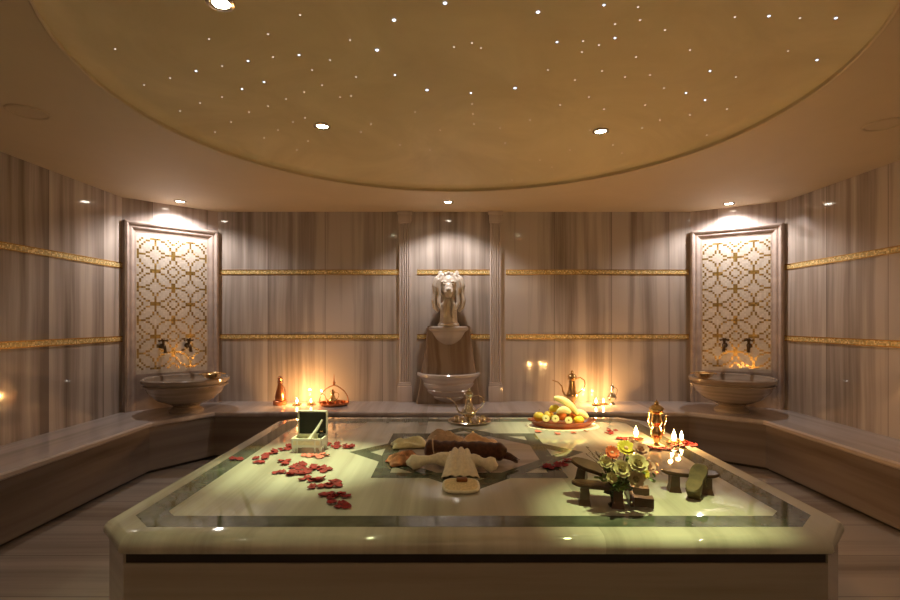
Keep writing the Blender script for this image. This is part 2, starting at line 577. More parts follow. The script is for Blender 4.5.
me.materials.append(M['ceiling']); me.materials.append(M['dome'])
ceil_o = bpy.data.objects.new('ceiling', me)
C.objects.link(ceil_o)
struct(ceil_o)
t = MB().tube([(CC.x + CR * math.cos(2 * PI * i / 96), CC.y + CR * math.sin(2 * PI * i / 96), CEIL) for i in range(96)], 0.008, 8, True).build('trim_1', M['ceiling'])
struct(t)

# ------------------------------------------------------------------ ceiling lamps
def spot(parent, power, col, size, blend, aim=None, rad=0.025, z=-0.03):
    ld = bpy.data.lights.new('lamp_light', 'SPOT')
    ld.energy = power
    ld.color = col
    ld.spot_size = R(size)
    ld.spot_blend = blend
    ld.shadow_soft_size = rad
    lo = bpy.data.objects.new('lamp_light', ld)
    C.objects.link(lo)
    lo.parent = parent
    lo.location = (0, 0, z)
    if aim is not None:
        d = Vector(aim) - (Vector(parent.location) + Vector((0, 0, z)))
        lo.rotation_euler = d.to_track_quat('-Z', 'Y').to_euler()
    return lo

def downlight(label, x, y, z, power, col, size, lens, aim=None, rad_=0.038, blend=0.5, group=None):
    t = thing('recessed_downlight', label, 'ceiling light', (x, y, z), group=group)
    MB().lathe([(rad_, 0.004), (rad_, -0.003), (rad_ + 0.004, -0.008), (rad_ + 0.016, -0.006), (rad_ + 0.02, 0.001), (rad_ + 0.02, 0.004)], 32).build('trim_ring', M['silver'], t)
    MB().lathe([(0.0, -0.004), (rad_ * 0.6, -0.0045), (rad_, -0.001), (rad_, 0.003)], 28).build('lens', lens, t)
    spot(t, power, col, size, blend, aim)
    return t

downlight('bright recessed spotlight at the wall above the left mosaic panel', -2.66, 4.93, CEIL, P_SOFFIT, WHITE, 150, M['lens_white'], aim=(-2.70, 4.97, 1.2))
downlight('bright recessed spotlight above the carved fountain head', -0.02, 4.95, CEIL, P_SOFFIT * 1.0, WHITE, 125, M['lens_white'], aim=(-0.02, 5.15, 0.8))
downlight('bright recessed spotlight at the wall above the right mosaic panel', 2.80, 5.02, CEIL, P_SOFFIT, WHITE, 150, M['lens_white'], aim=(2.83, 5.06, 1.2))
def dz(x, y): return dome_z(x, y)
downlight('lit downlight in the ceiling recess above the white trinket chest', -0.845, 3.30, dz(-0.845, 3.30), P_DOME['back left'], LIME, 31, M['lens_lime'], aim=(-0.79, 2.74, SLAB), blend=0.9)
downlight('lit downlight in the ceiling recess above the fruit platter', 1.018, 3.37, dz(1.018, 3.37), P_DOME['back right'], LIME, 32, M['lens_lime'], aim=(0.80, 3.60, SLAB + 0.1), blend=0.9)
downlight('lit downlight cut by the top edge at the left of the recess', -0.92, 2.00, dz(-0.92, 2.00), P_DOME['front left'], LIME, 60, M['lens_lime'], aim=(-0.92, 2.1, SLAB), blend=0.8)
downlight('downlight in the ceiling recess above the wooden clogs', 0.92, 1.88, dz(0.92, 1.88), P_DOME['front right'], (0.93, 1.0, 0.42), 30, M['lens_lime'], aim=(0.82, 1.98, SLAB), blend=0.9)
for i, (x, y) in enumerate(((-2.35, 1.6), (2.55, 1.6), (-2.3, -0.4), (2.5, -0.4))):  # added fill downlights out of view, raising the ambient brightness
    downlight(('added unseen warm fill downlight near the left wall', 'added unseen warm fill downlight near the right wall', 'added unseen warm fill downlight at the left rear corner', 'added unseen warm fill downlight at the right rear corner')[i],
              x, y, CEIL, P_REAR_FILL, WARM, 120, M['lens_white'], blend=1.0)

# round ceiling speakers
for lab, x, y in (('flush round ceiling speaker over the left bench', -2.38, 2.82), ('flush round ceiling speaker over the right bench', 2.60, 3.00)):
    t = thing('ceiling_speaker', lab, 'speaker', (x, y, CEIL))
    MB().lathe([(0.088, 0.0), (0.088, -0.006), (0.095, -0.010), (0.104, -0.007), (0.106, 0.0)], 40).build('rim', M['grille'], t)
    MB().lathe([(0.0, -0.004), (0.089, -0.003), (0.089, 0.0)], 40).build('grille', M['grille'], t)

# fibre-optic stars
def dome_point(px, py):
    z = 2.6
    for _ in range(12):
        d = (z - CAMZ) * 500.0 / (321.0 - py)
        x = (px - 450.0) * d / 500.0
        z = dome_z(x, d)
    return Vector((x, d, z))
big_stars = [(445, 3), (394, 20), (377, 50), (427, 90), (515, 88), (538, 12), (604, 5), (557, 42), (615, 38), (769, 16), (836, 18),
             (817, 60), (710, 71), (686, 93), (705, 100), (471, 93), (395, 75), (299, 55), (248, 61), (196, 71), (242, 89), (264, 82)]
huge = {(445, 3), (377, 50), (427, 90), (515, 88), (538, 12), (394, 20)}
small_stars = [(273, 57), (222, 66), (170, 78), (286, 99), (304, 92), (322, 85), (268, 106), (222, 97), (200, 103), (293, 122), (278, 130),
               (264, 138), (215, 132), (297, 150), (308, 141), (361, 132), (371, 124), (340, 97), (115, 49), (268, 34), (300, 15), (209, 39),
               (454, 47), (472, 43), (481, 48), (615, 24), (604, 109), (645, 105), (642, 128), (613, 145), (622, 153), (707, 135), (727, 109),
               (736, 77), (788, 51), (735, 17), (800, 18), (638, 7), (583, 41), (582, 52), (548, 70), (472, 104), (473, 114), (474, 124), (505, 143),
               (540, 160), (552, 167), (512, 180), (589, 97), (625, 77), (636, 57), (602, 71), (599, 45), (664, 88), (356, 77), (351, 96),
               (305, 118), (249, 112), (180, 111), (144, 85), (231, 122), (330, 60), (350, 40), (312, 70), (665, 30), (690, 50), (650, 75), (575, 80),
               (560, 105), (530, 120), (500, 128), (660, 120), (690, 115), (415, 112), (440, 130), (400, 145), (430, 150), (590, 130), (570, 150), (640, 20)]
rs = random.Random(3)
star0 = None
def star(px, py, r, mat, lab, grp, proto):
    p = dome_point(px, py)
    if proto is None:
        o = MB().ball((0, 0, 0), (r, r, r * 0.5), 10).build('star_light', mat)
        o.location = p
        tag(o, lab, 'star light', grp)
        return o
    o = proto.copy(); C.objects.link(o); o.location = p
    return o
pb = None; ph = None
for s in big_stars:
    if s in huge:
        o = star(*s, 0.0085, M['star_blue'], 'largest of the bluish fibre-optic star points in the ceiling recess', 'largest bluish star points in the ceiling', ph)
        ph = ph or o
    else:
        o = star(*s, 0.0058, M['star_blue'], 'medium bright bluish fibre-optic star point in the ceiling recess', 'medium star points in the ceiling', pb)
        pb = pb or o
ps = None
for s in small_stars:
    o = star(*s, 0.0044, M['star_faint'], 'tiny faint warm star point in the ceiling recess', 'tiny faint star points in the ceiling', ps)
    ps = ps or o

# ------------------------------------------------------------------ built-in bench round the walls
edge_pts = [(-2.56, -1.6), (-2.56, 4.30), (-2.25, 4.78), (2.29, 4.78), (2.75, 4.39), (2.75, -1.6)]
wall_pts = [(-3.13, -1.6), (-3.13, 4.77), (-2.51, 5.41), (2.60, 5.41), (3.30, 4.925), (3.30, -1.6)]
def inset(poly, d):
    out = []
    n = len(poly)
    for i in range(n):
        a = Vector(poly[i - 1]) if i else Vector(poly[0]) * 2 - Vector(poly[1])
        b = Vector(poly[i])
        c = Vector(poly[i + 1]) if i < n - 1 else Vector(poly[-1]) * 2 - Vector(poly[-2])
        u, v = (b - a).normalized(), (c - b).normalized()
        n1, n2 = Vector((-u.y, u.x)), Vector((-v.y, v.x))
        k = (n1 + n2)
        k = k / k.length_squared * 2
        p = b + k * d / 1.0
        out.append((p.x, p.y))
    return out
bench = thing('marble_bench', 'built-in marble bench running round the left, back and right walls', 'bench', (0, 0, 0))
def strip_slab(edge, wl, z0, z1, nose=0.0):
    m = MB()
    bmm = m.bm
    e0 = inset(edge, nose) if nose else edge
    prof = [(e0, z1), (edge, z1 - nose), (edge, z0 + nose), (e0, z0)]
    rows = [[bmm.verts.new((x, y, z1)) for x, y in wl]]
    for pl, z in prof:
        rows.append([bmm.verts.new((x, y, z)) for x, y in pl])
    rows.append([bmm.verts.new((x, y, z0)) for x, y in wl])
    rows.append(rows[0])
    for A, B in zip(rows, rows[1:]):
        for i in range(len(A) - 1):
            bmm.faces.new((A[i], A[i + 1], B[i + 1], B[i]))
    for k in (0, -1):
        bmm.faces.new([r[k] for r in rows[:-1]])
    return m
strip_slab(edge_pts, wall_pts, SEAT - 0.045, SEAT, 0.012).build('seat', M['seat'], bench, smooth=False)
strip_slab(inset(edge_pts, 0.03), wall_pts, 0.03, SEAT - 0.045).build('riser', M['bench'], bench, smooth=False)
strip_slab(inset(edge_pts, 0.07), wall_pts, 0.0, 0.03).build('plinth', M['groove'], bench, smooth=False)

# ------------------------------------------------------------------ framed mosaic panels
def mosaic_panel(key, label):
    p, a, L = W[key]
    d = Vector((math.cos(a), math.sin(a)))
    z0, z1 = SEAT, 2.285
    cx = p + d * (L / 2)
    t = thing('mosaic_panel', label, 'wall panel', (cx.x, cx.y, 0), (0, 0, a))
    hw = L / 2 - 0.012
    fw = 0.105
    # moulded frame: nested profile swept round three sides and the foot
    prof = [(0.0, 0.0), (0.0, 0.050), (0.018, 0.056), (0.030, 0.050), (0.040, 0.034), (0.060, 0.034), (0.072, 0.026), (0.085, 0.014), (0.105, 0.008), (0.105, 0.0)]
    m = MB()
    rings = []
    for (w_, h_) in prof:
        rings.append([m.bm.verts.new(q) for q in ((-hw + w_, -h_, z0), (-hw + w_, -h_, z1 - w_), (hw - w_, -h_, z1 - w_), (hw - w_, -h_, z0))])
    for A, B in zip(rings, rings[1:]):
        for i in range(3):
            m.bm.faces.new((A[i], A[i + 1], B[i + 1], B[i]))
    m.build('frame', M['frame'], t, smooth=False)
    mw = hw - fw + 0.002
    zt, zb = z1 - fw, 0.80
    mo = MB().box(-mw, mw, -0.010, 0.0, -(zt - zb) / 2, (zt - zb) / 2).build('mosaic', M['mosaic'], t, smooth=False)
    mo.location = (0, 0, (zt + zb) / 2)
    MB().box(-mw, mw, -0.012, 0.0, z0, zb, 0.0).build('lower_slab', M['frame'], t, smooth=False)
    return t
mosaic_panel('back_left', 'marble-framed gold lattice mosaic panel in the left corner')
mosaic_panel('back_right', 'marble-framed gold lattice mosaic panel in the right corner')

# ------------------------------------------------------------------ pilasters
def pilaster(x, label):
    t = thing('pilaster', label, 'pilaster', (x, 5.41, SEAT))
    H = CEIL - SEAT
    m = MB()
    w2 = 0.062
    # fluted shaft cross-section
    sec = [(-w2, 0.0), (-w2, -0.030)]
    nf = 4
    for k in range(nf):
        c = -w2 + 0.014 + (k + 0.5) * (2 * w2 - 0.028) / nf
        hwf = (2 * w2 - 0.028) / nf / 2 * 0.8
        for j in range(7):
            u = -1 + j / 3.0
            sec.append((c + u * hwf, -0.034 + 0.014 * math.sqrt(max(0, 1 - u * u))))
    sec += [(w2, -0.030), (w2, 0.0)]
    m.prism(sec, 0.20, H - 0.12)
    m.build('shaft', M['pilaster'], t)
    MB().box(-0.078, 0.078, -0.052, 0, 0.0, 0.17, 0.004).box(-0.070, 0.070, -0.045, 0, 0.17, 0.19, 0.003).box(-0.066, 0.066, -0.040, 0, 0.19, 0.21, 0.003).build('base', M['pilaster'], t)
    MB().box(-0.066, 0.066, -0.040, 0, H - 0.13, H - 0.11, 0.003).box(-0.072, 0.072, -0.046, 0, H - 0.11, H - 0.04, 0.004).box(-0.080, 0.080, -0.054, 0, H - 0.04, H, 0.004).build('capital', M['pilaster'], t)
pilaster(-0.485, 'fluted marble pilaster left of the fountain')
pilaster(0.49, 'fluted marble pilaster right of the fountain')

# ------------------------------------------------------------------ fountain
FX = -0.015
t = thing('marble_fountain', 'two-tiered veined marble wall fountain between the pilasters', 'fountain', (FX, 5.406, SEAT + 0.001))
def half_bowl(prof, zc, flute=0, fd=0.0, sy=1.0):
    m = MB()
    m.lathe(prof, 36, (0, 0, zc), None, PI, 2 * PI, flute, fd, 1.0, sy)
    return m
# tapering back block
m = MB()
prism = []
for z, hw_, dp in ((0.0, 0.34, 0.16), (0.06, 0.33, 0.16), (0.30, 0.29, 0.15), (0.60, 0.245, 0.15), (0.80, 0.225, 0.15), (0.815, 0.220, 0.15)):
    prism.append([(-hw_, 0, z), (-hw_, -dp * 0.93, z), (-hw_ * 0.97, -dp, z), (hw_ * 0.97, -dp, z), (hw_, -dp * 0.93, z), (hw_, 0, z)])
m.loft(prism).build('pedestal', M['fountain'], t)
half_bowl([(0.0, 0.0), (0.14, 0.0), (0.15, 0.02), (0.20, 0.05), (0.215, 0.07), (0.21, 0.08), (0.255, 0.12), (0.265, 0.14), (0.26, 0.15), (0.292, 0.19), (0.300, 0.212), (0.294, 0.222), (0.312, 0.262),
           (0.330, 0.278), (0.340, 0.292), (0.340, 0.312), (0.328, 0.324), (0.305, 0.320), (0.28, 0.25), (0.20, 0.18), (0.0, 0.16)], 0.0, 0, 0, 1.1).build('lower_basin', M['bowlm'], t)
half_bowl([(0.0, 0.0), (0.05, 0.005), (0.12, 0.045), (0.17, 0.10), (0.20, 0.16), (0.205, 0.175), (0.222, 0.188), (0.236, 0.198), (0.240, 0.212), (0.238, 0.228), (0.225, 0.240), (0.0, 0.240)], 0.575, 0, 0, 1.30).build('upper_basin', M['bowlm'], t)

# carved head
st = thing('fountain_statue', 'pale carved marble animal head statue on top of the fountain', 'statue', (FX, 5.22, SEAT + 0.8155))
m = MB()
m.lathe([(0.0, 0.0), (0.115, 0.0), (0.115, 0.02), (0.10, 0.035), (0.0, 0.035)], 28)
m.lathe([(0.0, 0.02), (0.098, 0.02), (0.090, 0.10), (0.088, 0.2), (0.095, 0.30), (0.10, 0.36), (0.0, 0.40)], 24, (0, 0.01, 0))
m.ball((0, -0.005, 0.43), (0.105, 0.11, 0.12), 24)             # skull
m.ball((0, -0.06, 0.39), (0.075, 0.08, 0.075), 20)           # cheeks
m.ball((0, -0.125, 0.355), (0.048, 0.065, 0.045), 20)        # muzzle
m.ball((0, -0.115, 0.318), (0.036, 0.05, 0.024), 16)         # jaw
m.ball((0, -0.178, 0.372), (0.026, 0.018, 0.018), 14)        # nose
for s in (-1, 1):
    m.ball((s * 0.022, -0.160, 0.345), (0.022, 0.03, 0.022), 12)
    m.ball((s * 0.045, -0.095, 0.455), (0.026, 0.03, 0.014), 12)   # brow
    m.ball((s * 0.085, -0.01, 0.535), (0.030, 0.022, 0.048), 14)   # ear
    # mane locks curling down beside the head
    m.tube([(s * 0.08, -0.02, 0.53), (s * 0.125, -0.03, 0.49), (s * 0.145, -0.035, 0.42), (s * 0.138, -0.03, 0.34), (s * 0.150, -0.03, 0.26), (s * 0.140, -0.03, 0.20), (s * 0.105, -0.04, 0.15)],
           [0.020, 0.030, 0.030, 0.026, 0.030, 0.026, 0.016], 12)
    m.tube([(s * 0.05, -0.06, 0.52), (s * 0.095, -0.075, 0.47), (s * 0.105, -0.075, 0.40), (s * 0.095, -0.07, 0.32), (s * 0.10, -0.075, 0.24), (s * 0.07, -0.085, 0.16)],
           [0.016, 0.024, 0.024, 0.020, 0.022, 0.012], 12)
    m.tube([(s * 0.03, -0.085, 0.29), (s * 0.055, -0.09, 0.22), (s * 0.04, -0.095, 0.14), (s * 0.05, -0.09, 0.08)], [0.018, 0.020, 0.017, 0.01], 10)
for k in range(5):
    m.ball(((k - 2) * 0.034, -0.05, 0.548 - abs(k - 2) * 0.012), (0.022, 0.03, 0.024), 12)
so = m.build('carved_head', M['statue'], st)
rm = so.modifiers.new('r', 'REMESH'); rm.mode = 'VOXEL'; rm.voxel_size = 0.006; rm.use_smooth_shade = True
sm = so.modifiers.new('s', 'SMOOTH'); sm.iterations = 3; sm.factor = 0.5
for s in (-1, 1):
    MB().ball((s * 0.046, -0.118, 0.432), (0.013, 0.010, 0.010), 12).build('eye', M['statue'], st)

# ------------------------------------------------------------------ corner basins with taps and bathing bowls
def basin(x, y, lab):
    t = thing('marble_basin', lab, 'basin', (x, y, SEAT))
    MB().lathe([(0.0, 0.0), (0.15, 0.0), (0.155, 0.02), (0.12, 0.045), (0.11, 0.06), (0.15, 0.085)], 40).build('foot', M['basin'], t)
    MB().lathe([(0.0, 0.075), (0.14, 0.08), (0.25, 0.125), (0.325, 0.20), (0.355, 0.275), (0.378, 0.295), (0.382, 0.322), (0.368, 0.332), (0.345, 0.325), (0.30, 0.22), (0.20, 0.15), (0.0, 0.13)], 64).build('bowl', M['basin'], t)
    MB().tube([(0.362 * math.cos(2 * PI * i / 64), 0.362 * math.sin(2 * PI * i / 64), 0.262) for i in range(64)], 0.009, 8, True).build('moulding', M['basin'], t)
    return t
basin(-2.53, 4.80, 'round veined marble basin under the left mosaic panel')
basin(2.72, 4.83, 'round veined marble basin under the right mosaic panel')

def tap(x, y, a, lab):
    t = thing('water_tap', lab, 'tap', (x, y, 1.07), (0, 0, a))
    MB().lathe([(0, 0), (0.026, 0), (0.026, 0.010), (0.016, 0.016), (0.0, 0.016)], 20, mat=Matrix.Rotation(R(90), 4, 'X')).build('wall_flange', M['bronze'], t)
    MB().tube([(0, -0.01, 0), (0, -0.06, 0.0), (0, -0.095, -0.005), (0, -0.115, -0.03), (0, -0.118, -0.065)], [0.013, 0.017, 0.016, 0.013, 0.016], 12).build('spout', M['bronze'], t)
    MB().lathe([(0, 0.0), (0.016, 0.0), (0.011, 0.02), (0.014, 0.035), (0.008, 0.05), (0.0, 0.05)], 16, (0, -0.06, 0.01)).build('valve', M['bronze'], t)
    MB().tube([(-0.035, -0.06, 0.055), (0.035, -0.06, 0.055)], 0.008, 8).ball((-0.035, -0.06, 0.055), 0.013, 10).ball((0.035, -0.06, 0.055), 0.013, 10).ball((0, -0.06, 0.062), (0.02, 0.02, 0.016), 12).build('handle', M['bronze'], t)
pa, aa = W['back_left'][0], W['back_left'][1]
tap(-2.886, 5.000, aa, 'left dark bronze tap on the left mosaic panel')
tap(-2.722, 5.170, aa, 'right dark bronze tap on the left mosaic panel')
ab = W['back_right'][1]
tap(2.866, 5.212, ab, 'left dark bronze tap on the right mosaic panel')
tap(3.044, 5.088, ab, 'right dark bronze tap on the right mosaic panel')

def bath_bowl(x, y, z, rz, mat, lab):
    t = thing('bathing_bowl', lab, 'bowl', (x, y, z), (0, 0, rz))
    MB().lathe([(0.0, 0.0), (0.045, 0.003), (0.075, 0.022), (0.088, 0.048), (0.094, 0.052), (0.090, 0.055), (0.084, 0.050), (0.070, 0.026), (0.042, 0.009), (0.0, 0.006)], 32).build('bowl', mat, t)
    MB().ball((0, 0, 0.012), (0.016, 0.016, 0.012), 12).build('boss', mat, t)
    for k in range(2):
        MB().tube([((0.09 + 0.022 * math.sin(PI * i / 8)) * (1 if k else -1), -0.022 * math.cos(PI * i / 8), 0.046) for i in range(9)], 0.005, 8).build('handle', mat, t)
bath_bowl(-2.215, 4.66, SEAT + 0.331, 0.3, M['brass'], 'brass bathing bowl on the rim of the left basin')
bath_bowl(2.385, 4.70, SEAT + 0.331, -0.3, M['brass'], 'brass bathing bowl on the rim of the right basin')

# ------------------------------------------------------------------ central heated slab
X0, X1, Y0, Y1, CH = -1.345, 1.53, 1.77, 4.03, 0.17
def chamf(x0, x1, y0, y1, c):
    return [(x0 + c, y0), (x1 - c, y0), (x1, y0 + c), (x1, y1 - c), (x1 - c, y1), (x0 + c, y1), (x0, y1 - c), (x0, y0 + c)]
slab = thing('massage_slab', 'big low marble slab platform with dark green inlay in mid-room', 'platform', ((X0 + X1) / 2, (Y0 + Y1) / 2, 0))
ox, oy = (X0 + X1) / 2, (Y0 + Y1) / 2
HX, HY = (X1 - X0) / 2, (Y1 - Y0) / 2
def rect(d, c=None):
    return chamf(-HX + d, HX - d, -HY + d, HY - d, CH - 0.586 * d if c is None else c)
m = MB()
polys = []
for (d, z) in ((0.02, SLAB - 0.062), (0.006, SLAB - 0.058), (0.0, SLAB - 0.046), (0.0, SLAB - 0.034), (0.004, SLAB - 0.022), (0.012, SLAB - 0.011), (0.024, SLAB - 0.003), (0.036, SLAB)):
    polys.append([(x, y, z) for x, y in rect(d)])
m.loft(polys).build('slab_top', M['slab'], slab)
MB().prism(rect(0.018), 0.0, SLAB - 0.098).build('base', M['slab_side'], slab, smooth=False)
MB().prism(rect(0.018), SLAB - 0.064, SLAB - 0.062).build('bedding', M['slab_side'], slab, smooth=False)
# shallow recess band under the top, shade painted near-black, interrupted at the corner blocks
MB().prism(rect(0.026), SLAB - 0.098, SLAB - 0.062).build('painted_shadow_gap', M['groove'], slab, smooth=False)
m = MB()
outr, inn = rect(0.018), rect(0.075)
for i, j in ((0, 7), (1, 2), (3, 4), (5, 6)):
    a, b = outr[i], outr[j]
    c, d = inn[i], inn[j]
    m.prism([a, b, d, c], SLAB - 0.0985, SLAB - 0.0615)
m.build('corner_block', M['slab_side'], slab, smooth=False)
# inlays
ZT = SLAB
MB().ring(rect(0.10), rect(0.205), ZT - 0.004, ZT + 0.0006).build('border_inlay', M['green'], slab, smooth=False)['label'] = 'dark green marble border'
sx_, sy_ = 0.096 - ox, 2.937 - oy
def sq(r, rot):
    return [(sx_ + r * math.cos(rot + PI / 2 * k), sy_ + r * math.sin(rot + PI / 2 * k)) for k in range(4)]
RO, RI = 0.686, 0.566
octo = []
for k in range(8):
    rr = RO * math.cos(PI / 4) / math.cos(PI / 8)
    octo.append((sx_ + rr * math.cos(PI / 8 + PI / 4 * k), sy_ + rr * math.sin(PI / 8 + PI / 4 * k)))
MB().prism(octo, ZT - 0.004, ZT + 0.0003).build('octagon_inlay', M['octagon'], slab, smooth=False)['label'] = 'brownish octagon in the star'
m = MB()
m.ring(sq(RO, PI / 4), sq(RI, PI / 4), ZT - 0.004, ZT + 0.0006)
m.ring(sq(RO, 0), sq(RI, 0), ZT - 0.004, ZT + 0.0009)
m.build('star_inlay', M['green'], slab, smooth=False)['label'] = 'dark green eight-pointed star'

# ------------------------------------------------------------------ rose petals
def petal_mesh():
    m = MB()
    n, k = 7, 6
    g = []
    for i in range(n):
        u = i / (n - 1)
        row = []
        for j in range(k):
            v = j / (k - 1) * 2 - 1
            wd = 0.022 * math.sin(PI * (0.12 + 0.80 * u)) ** 0.7
            x = v * wd
            y = (u - 0.5) * 0.042
            z = 0.0025 + 0.005 * (v * v) * (0.4 + u) * 0.7 + 0.005 * (u - 0.45) ** 2 * 4
            row.append(m.bm.verts.new((x, y, z)))
        g.append(row)
    for i in range(n - 1):
        for j in range(k - 1):
            m.bm.faces.new((g[i][j], g[i][j + 1], g[i + 1][j + 1], g[i + 1][j]))
    return m
petal_protos = {}
placed = []
rp = random.Random(11)
def petals(pts, label, group, mat='petal', each=2, spread=0.03, z=SLAB):
    proto = None
    for (px, py) in pts:
        c = on(z, px, py)
        for k in range(each):
            for tries in range(30):
                x = c.x + rp.gauss(0, spread) ; y = c.y + rp.gauss(0, spread)
                if z == SLAB and x > 1.50: x = 1.50 - rp.random() * 0.04
                if all((x - a) ** 2 + (y - b) ** 2 > 0.028 ** 2 for a, b in placed):
                    break
            placed.append((x, y))
            if proto is None:
                key = mat
                if key not in petal_protos:
                    o = petal_mesh().build('rose_petal', M[mat])
                    sd = o.modifiers.new('t', 'SOLIDIFY'); sd.thickness = 0.0012
                    petal_protos[key] = o
                else:
                    o = petal_protos[key].copy(); C.objects.link(o)
                proto = o
            else:
                o = proto.copy(); C.objects.link(o)
            tag(o, label, 'petal', group)
            o.location = (x, y, z + 0.0012)
            sc = rp.uniform(0.75, 1.15)
            o.scale = (sc, sc, sc)
            flip = rp.random() < 0.3
            o.rotation_euler = (R(rp.uniform(-8, 8)), R(rp.uniform(-8, 8)), rp.uniform(0, 2 * PI))
petals([(235, 460), (240, 460)], 'red rose petal alone at the far left of the slab', 'petals at the far left of the slab', each=1, spread=0.008)
petals([(254, 463), (260, 459), (266, 456), (272, 454)], 'red rose petal in the short streak left of the trinket chest', 'petals in the streak left of the chest', each=2, spread=0.015)
petals([(281, 450), (287, 449), (292, 448)], 'red rose petal in the clump touching the left side of the chest', 'petals at the left side of the chest', each=3, spread=0.018)
petals([(330, 444), (335, 446), (341, 446), (346, 447)], 'red rose petal in the clump at the right side of the chest', 'petals at the right side of the chest', each=3, spread=0.025)
petals([(309, 456), (318, 457), (325, 455)], 'pinkish rose petal just in front of the white chest', 'pinkish petals in front of the chest', 'petal_pink', each=2, spread=0.015)
petals([(285, 463), (291, 466), (297, 468), (303, 466), (309, 467), (315, 469), (321, 471), (325, 469), (281, 473), (286, 475), (292, 474), (298, 473), (305, 472)],
       'red rose petal in the broad scatter in front of the chest', 'petals scattered in front of the chest', each=2, spread=0.02)
petals([(304, 479), (310, 481), (316, 480), (314, 487), (321, 488), (328, 487), (334, 483)], 'red rose petal halfway down the trail towards the front', 'petals halfway down the trail', each=2, spread=0.014)
petals([(327, 496), (333, 497), (340, 496), (341, 504), (344, 507)], 'red rose petal at the front end of the trail', 'petals at the front end of the trail', each=2, spread=0.012)
petals([(548, 469), (555, 467), (562, 466), (567, 462), (574, 461), (580, 462)], 'red rose petal in the row between fruit platter and bouquet', 'petals between fruit platter and bouquet', each=2, spread=0.018)
petals([(610, 432), (614, 434), (625, 440), (630, 441)], 'red rose petal behind the bouquet left of the candles', 'petals behind the bouquet', each=3, spread=0.03)
petals([(646, 447), (653, 449), (662, 449), (670, 449), (680, 447), (690, 445), (697, 444)], 'red rose petal around the foot of the brass ewer by the candles', 'petals round the ewer', each=3, spread=0.022)
petals([(540, 432), (556, 434), (575, 433), (588, 431)], 'pinkish petal at the front rim of the fruit platter', 'pinkish petals before the fruit platter', 'petal_pink', each=1, spread=0.01)
petals([(391, 459), (396, 461)], 'pinkish petal beside the orange cloth at the left of the towels', 'petals beside the orange cloth', 'petal_pink', each=2, spread=0.02)

# ------------------------------------------------------------------ white trinket chest with raised lid
c0 = on(SLAB, 310, 450)
t = thing('trinket_chest', 'small white footed trinket chest with raised black-lined lid', 'box', (c0.x, c0.y, SLAB), (0, 0, R(-3)))
bw, bd, bh = 0.090, 0.062, 0.076
m = MB()
m.box(-bw, bw, -bd, bd, 0.030, 0.036, 0.001)
m.box(-bw, bw, -bd, -bd + 0.006, 0.036, bh, 0.001).box(-bw, bw, bd - 0.006, bd, 0.036, bh, 0.001)
m.box(-bw, -bw + 0.006, -bd, bd, 0.036, bh, 0.001).box(bw - 0.006, bw, -bd, bd, 0.036, bh, 0.001)
m.box(-bw - 0.003, bw + 0.003, -bd - 0.003, -bd + 0.007, bh, bh + 0.006, 0.001)
m.box(-bw - 0.003, -bw + 0.007, -bd, bd, bh, bh + 0.006, 0.001).box(bw - 0.007, bw + 0.003, -bd, bd, bh, bh + 0.006, 0.001)
m.build('body', M['white'], t, smooth=False)
MB().box(-bw + 0.012, bw - 0.012, -bd - 0.0015, -bd + 0.001, 0.044, bh - 0.008).build('front_panel', M['cream_cloth'], t, smooth=False)
for sx in (-1, 1):
    for sy in (-1, 1):
        MB().lathe([(0, 0), (0.010, 0), (0.008, 0.012), (0.012, 0.022), (0.012, 0.032), (0, 0.032)], 14, (sx * (bw - 0.012), sy * (bd - 0.012), 0)).build('foot', M['white'], t)
for x in (-0.055, 0.05):
    MB().box(x - 0.004, x + 0.004, -bd - 0.004, -bd, 0.0, bh + 0.004, 0.001).build('post', M['white'], t, smooth=False)
m = MB()
lz0, lz1 = bh + 0.004, bh + 0.150
for a_ in ((-bw, bw, lz0, lz0 + 0.006), (-bw, bw, lz1 - 0.007, lz1), (-bw, -bw + 0.006, lz0, lz1), (bw - 0.006, bw, lz0, lz1)):
    m.box(a_[0], a_[1], bd - 0.022, bd + 0.002, a_[2], a_[3], 0.001)
m.box(-bw, bw, bd - 0.001, bd + 0.004, lz0, lz1)
lid = m.build('lid', M['white'], t, smooth=False)
MB().box(-bw + 0.006, bw - 0.006, bd - 0.004, bd - 0.001, lz0 + 0.006, lz1 - 0.007).build('lid_lining', M['black'], lid, smooth=False)['label'] = 'black lid lining'
MB().tube([(0.008, -0.03, bh - 0.006), (0.036, 0.0, bh + 0.040), (0.066, 0.03, bh + 0.100)], [0.012, 0.009, 0.005], 10).build('support_stay', M['white'], t)
MB().box(-bw + 0.007, bw - 0.007, -bd + 0.007, bd - 0.007, 0.037, bh - 0.014).build('lining', M['lemon_cloth'], t, smooth=False)
pc = Matrix.Rotation(R(-3), 4, 'Z')
q = pc @ Vector((0.066, 0.01, 0))
bt = thing('perfume_bottle', 'little dark round bottle inside the open trinket chest', 'bottle', (c0.x + q.x, c0.y + q.y, SLAB + bh - 0.014))
MB().lathe([(0, 0), (0.012, 0), (0.020, 0.014), (0.020, 0.028), (0.009, 0.040), (0.007, 0.046), (0, 0.046)], 18).build('body', M['black'], bt)
MB().lathe([(0, 0.046), (0.010, 0.046), (0.010, 0.054), (0, 0.056)], 14).build('cap', M['brass'], bt)

# ------------------------------------------------------------------ towels, cloths and loofah
def noise_disp(o, strength, size, name='clouds'):
    tx = bpy.data.textures.new(name, 'CLOUDS')
    tx.noise_scale = size
    d = o.modifiers.new('d', 'DISPLACE')
    d.texture = tx
    d.texture_coords = 'LOCAL'
    d.strength = strength
    d.mid_level = 0.5

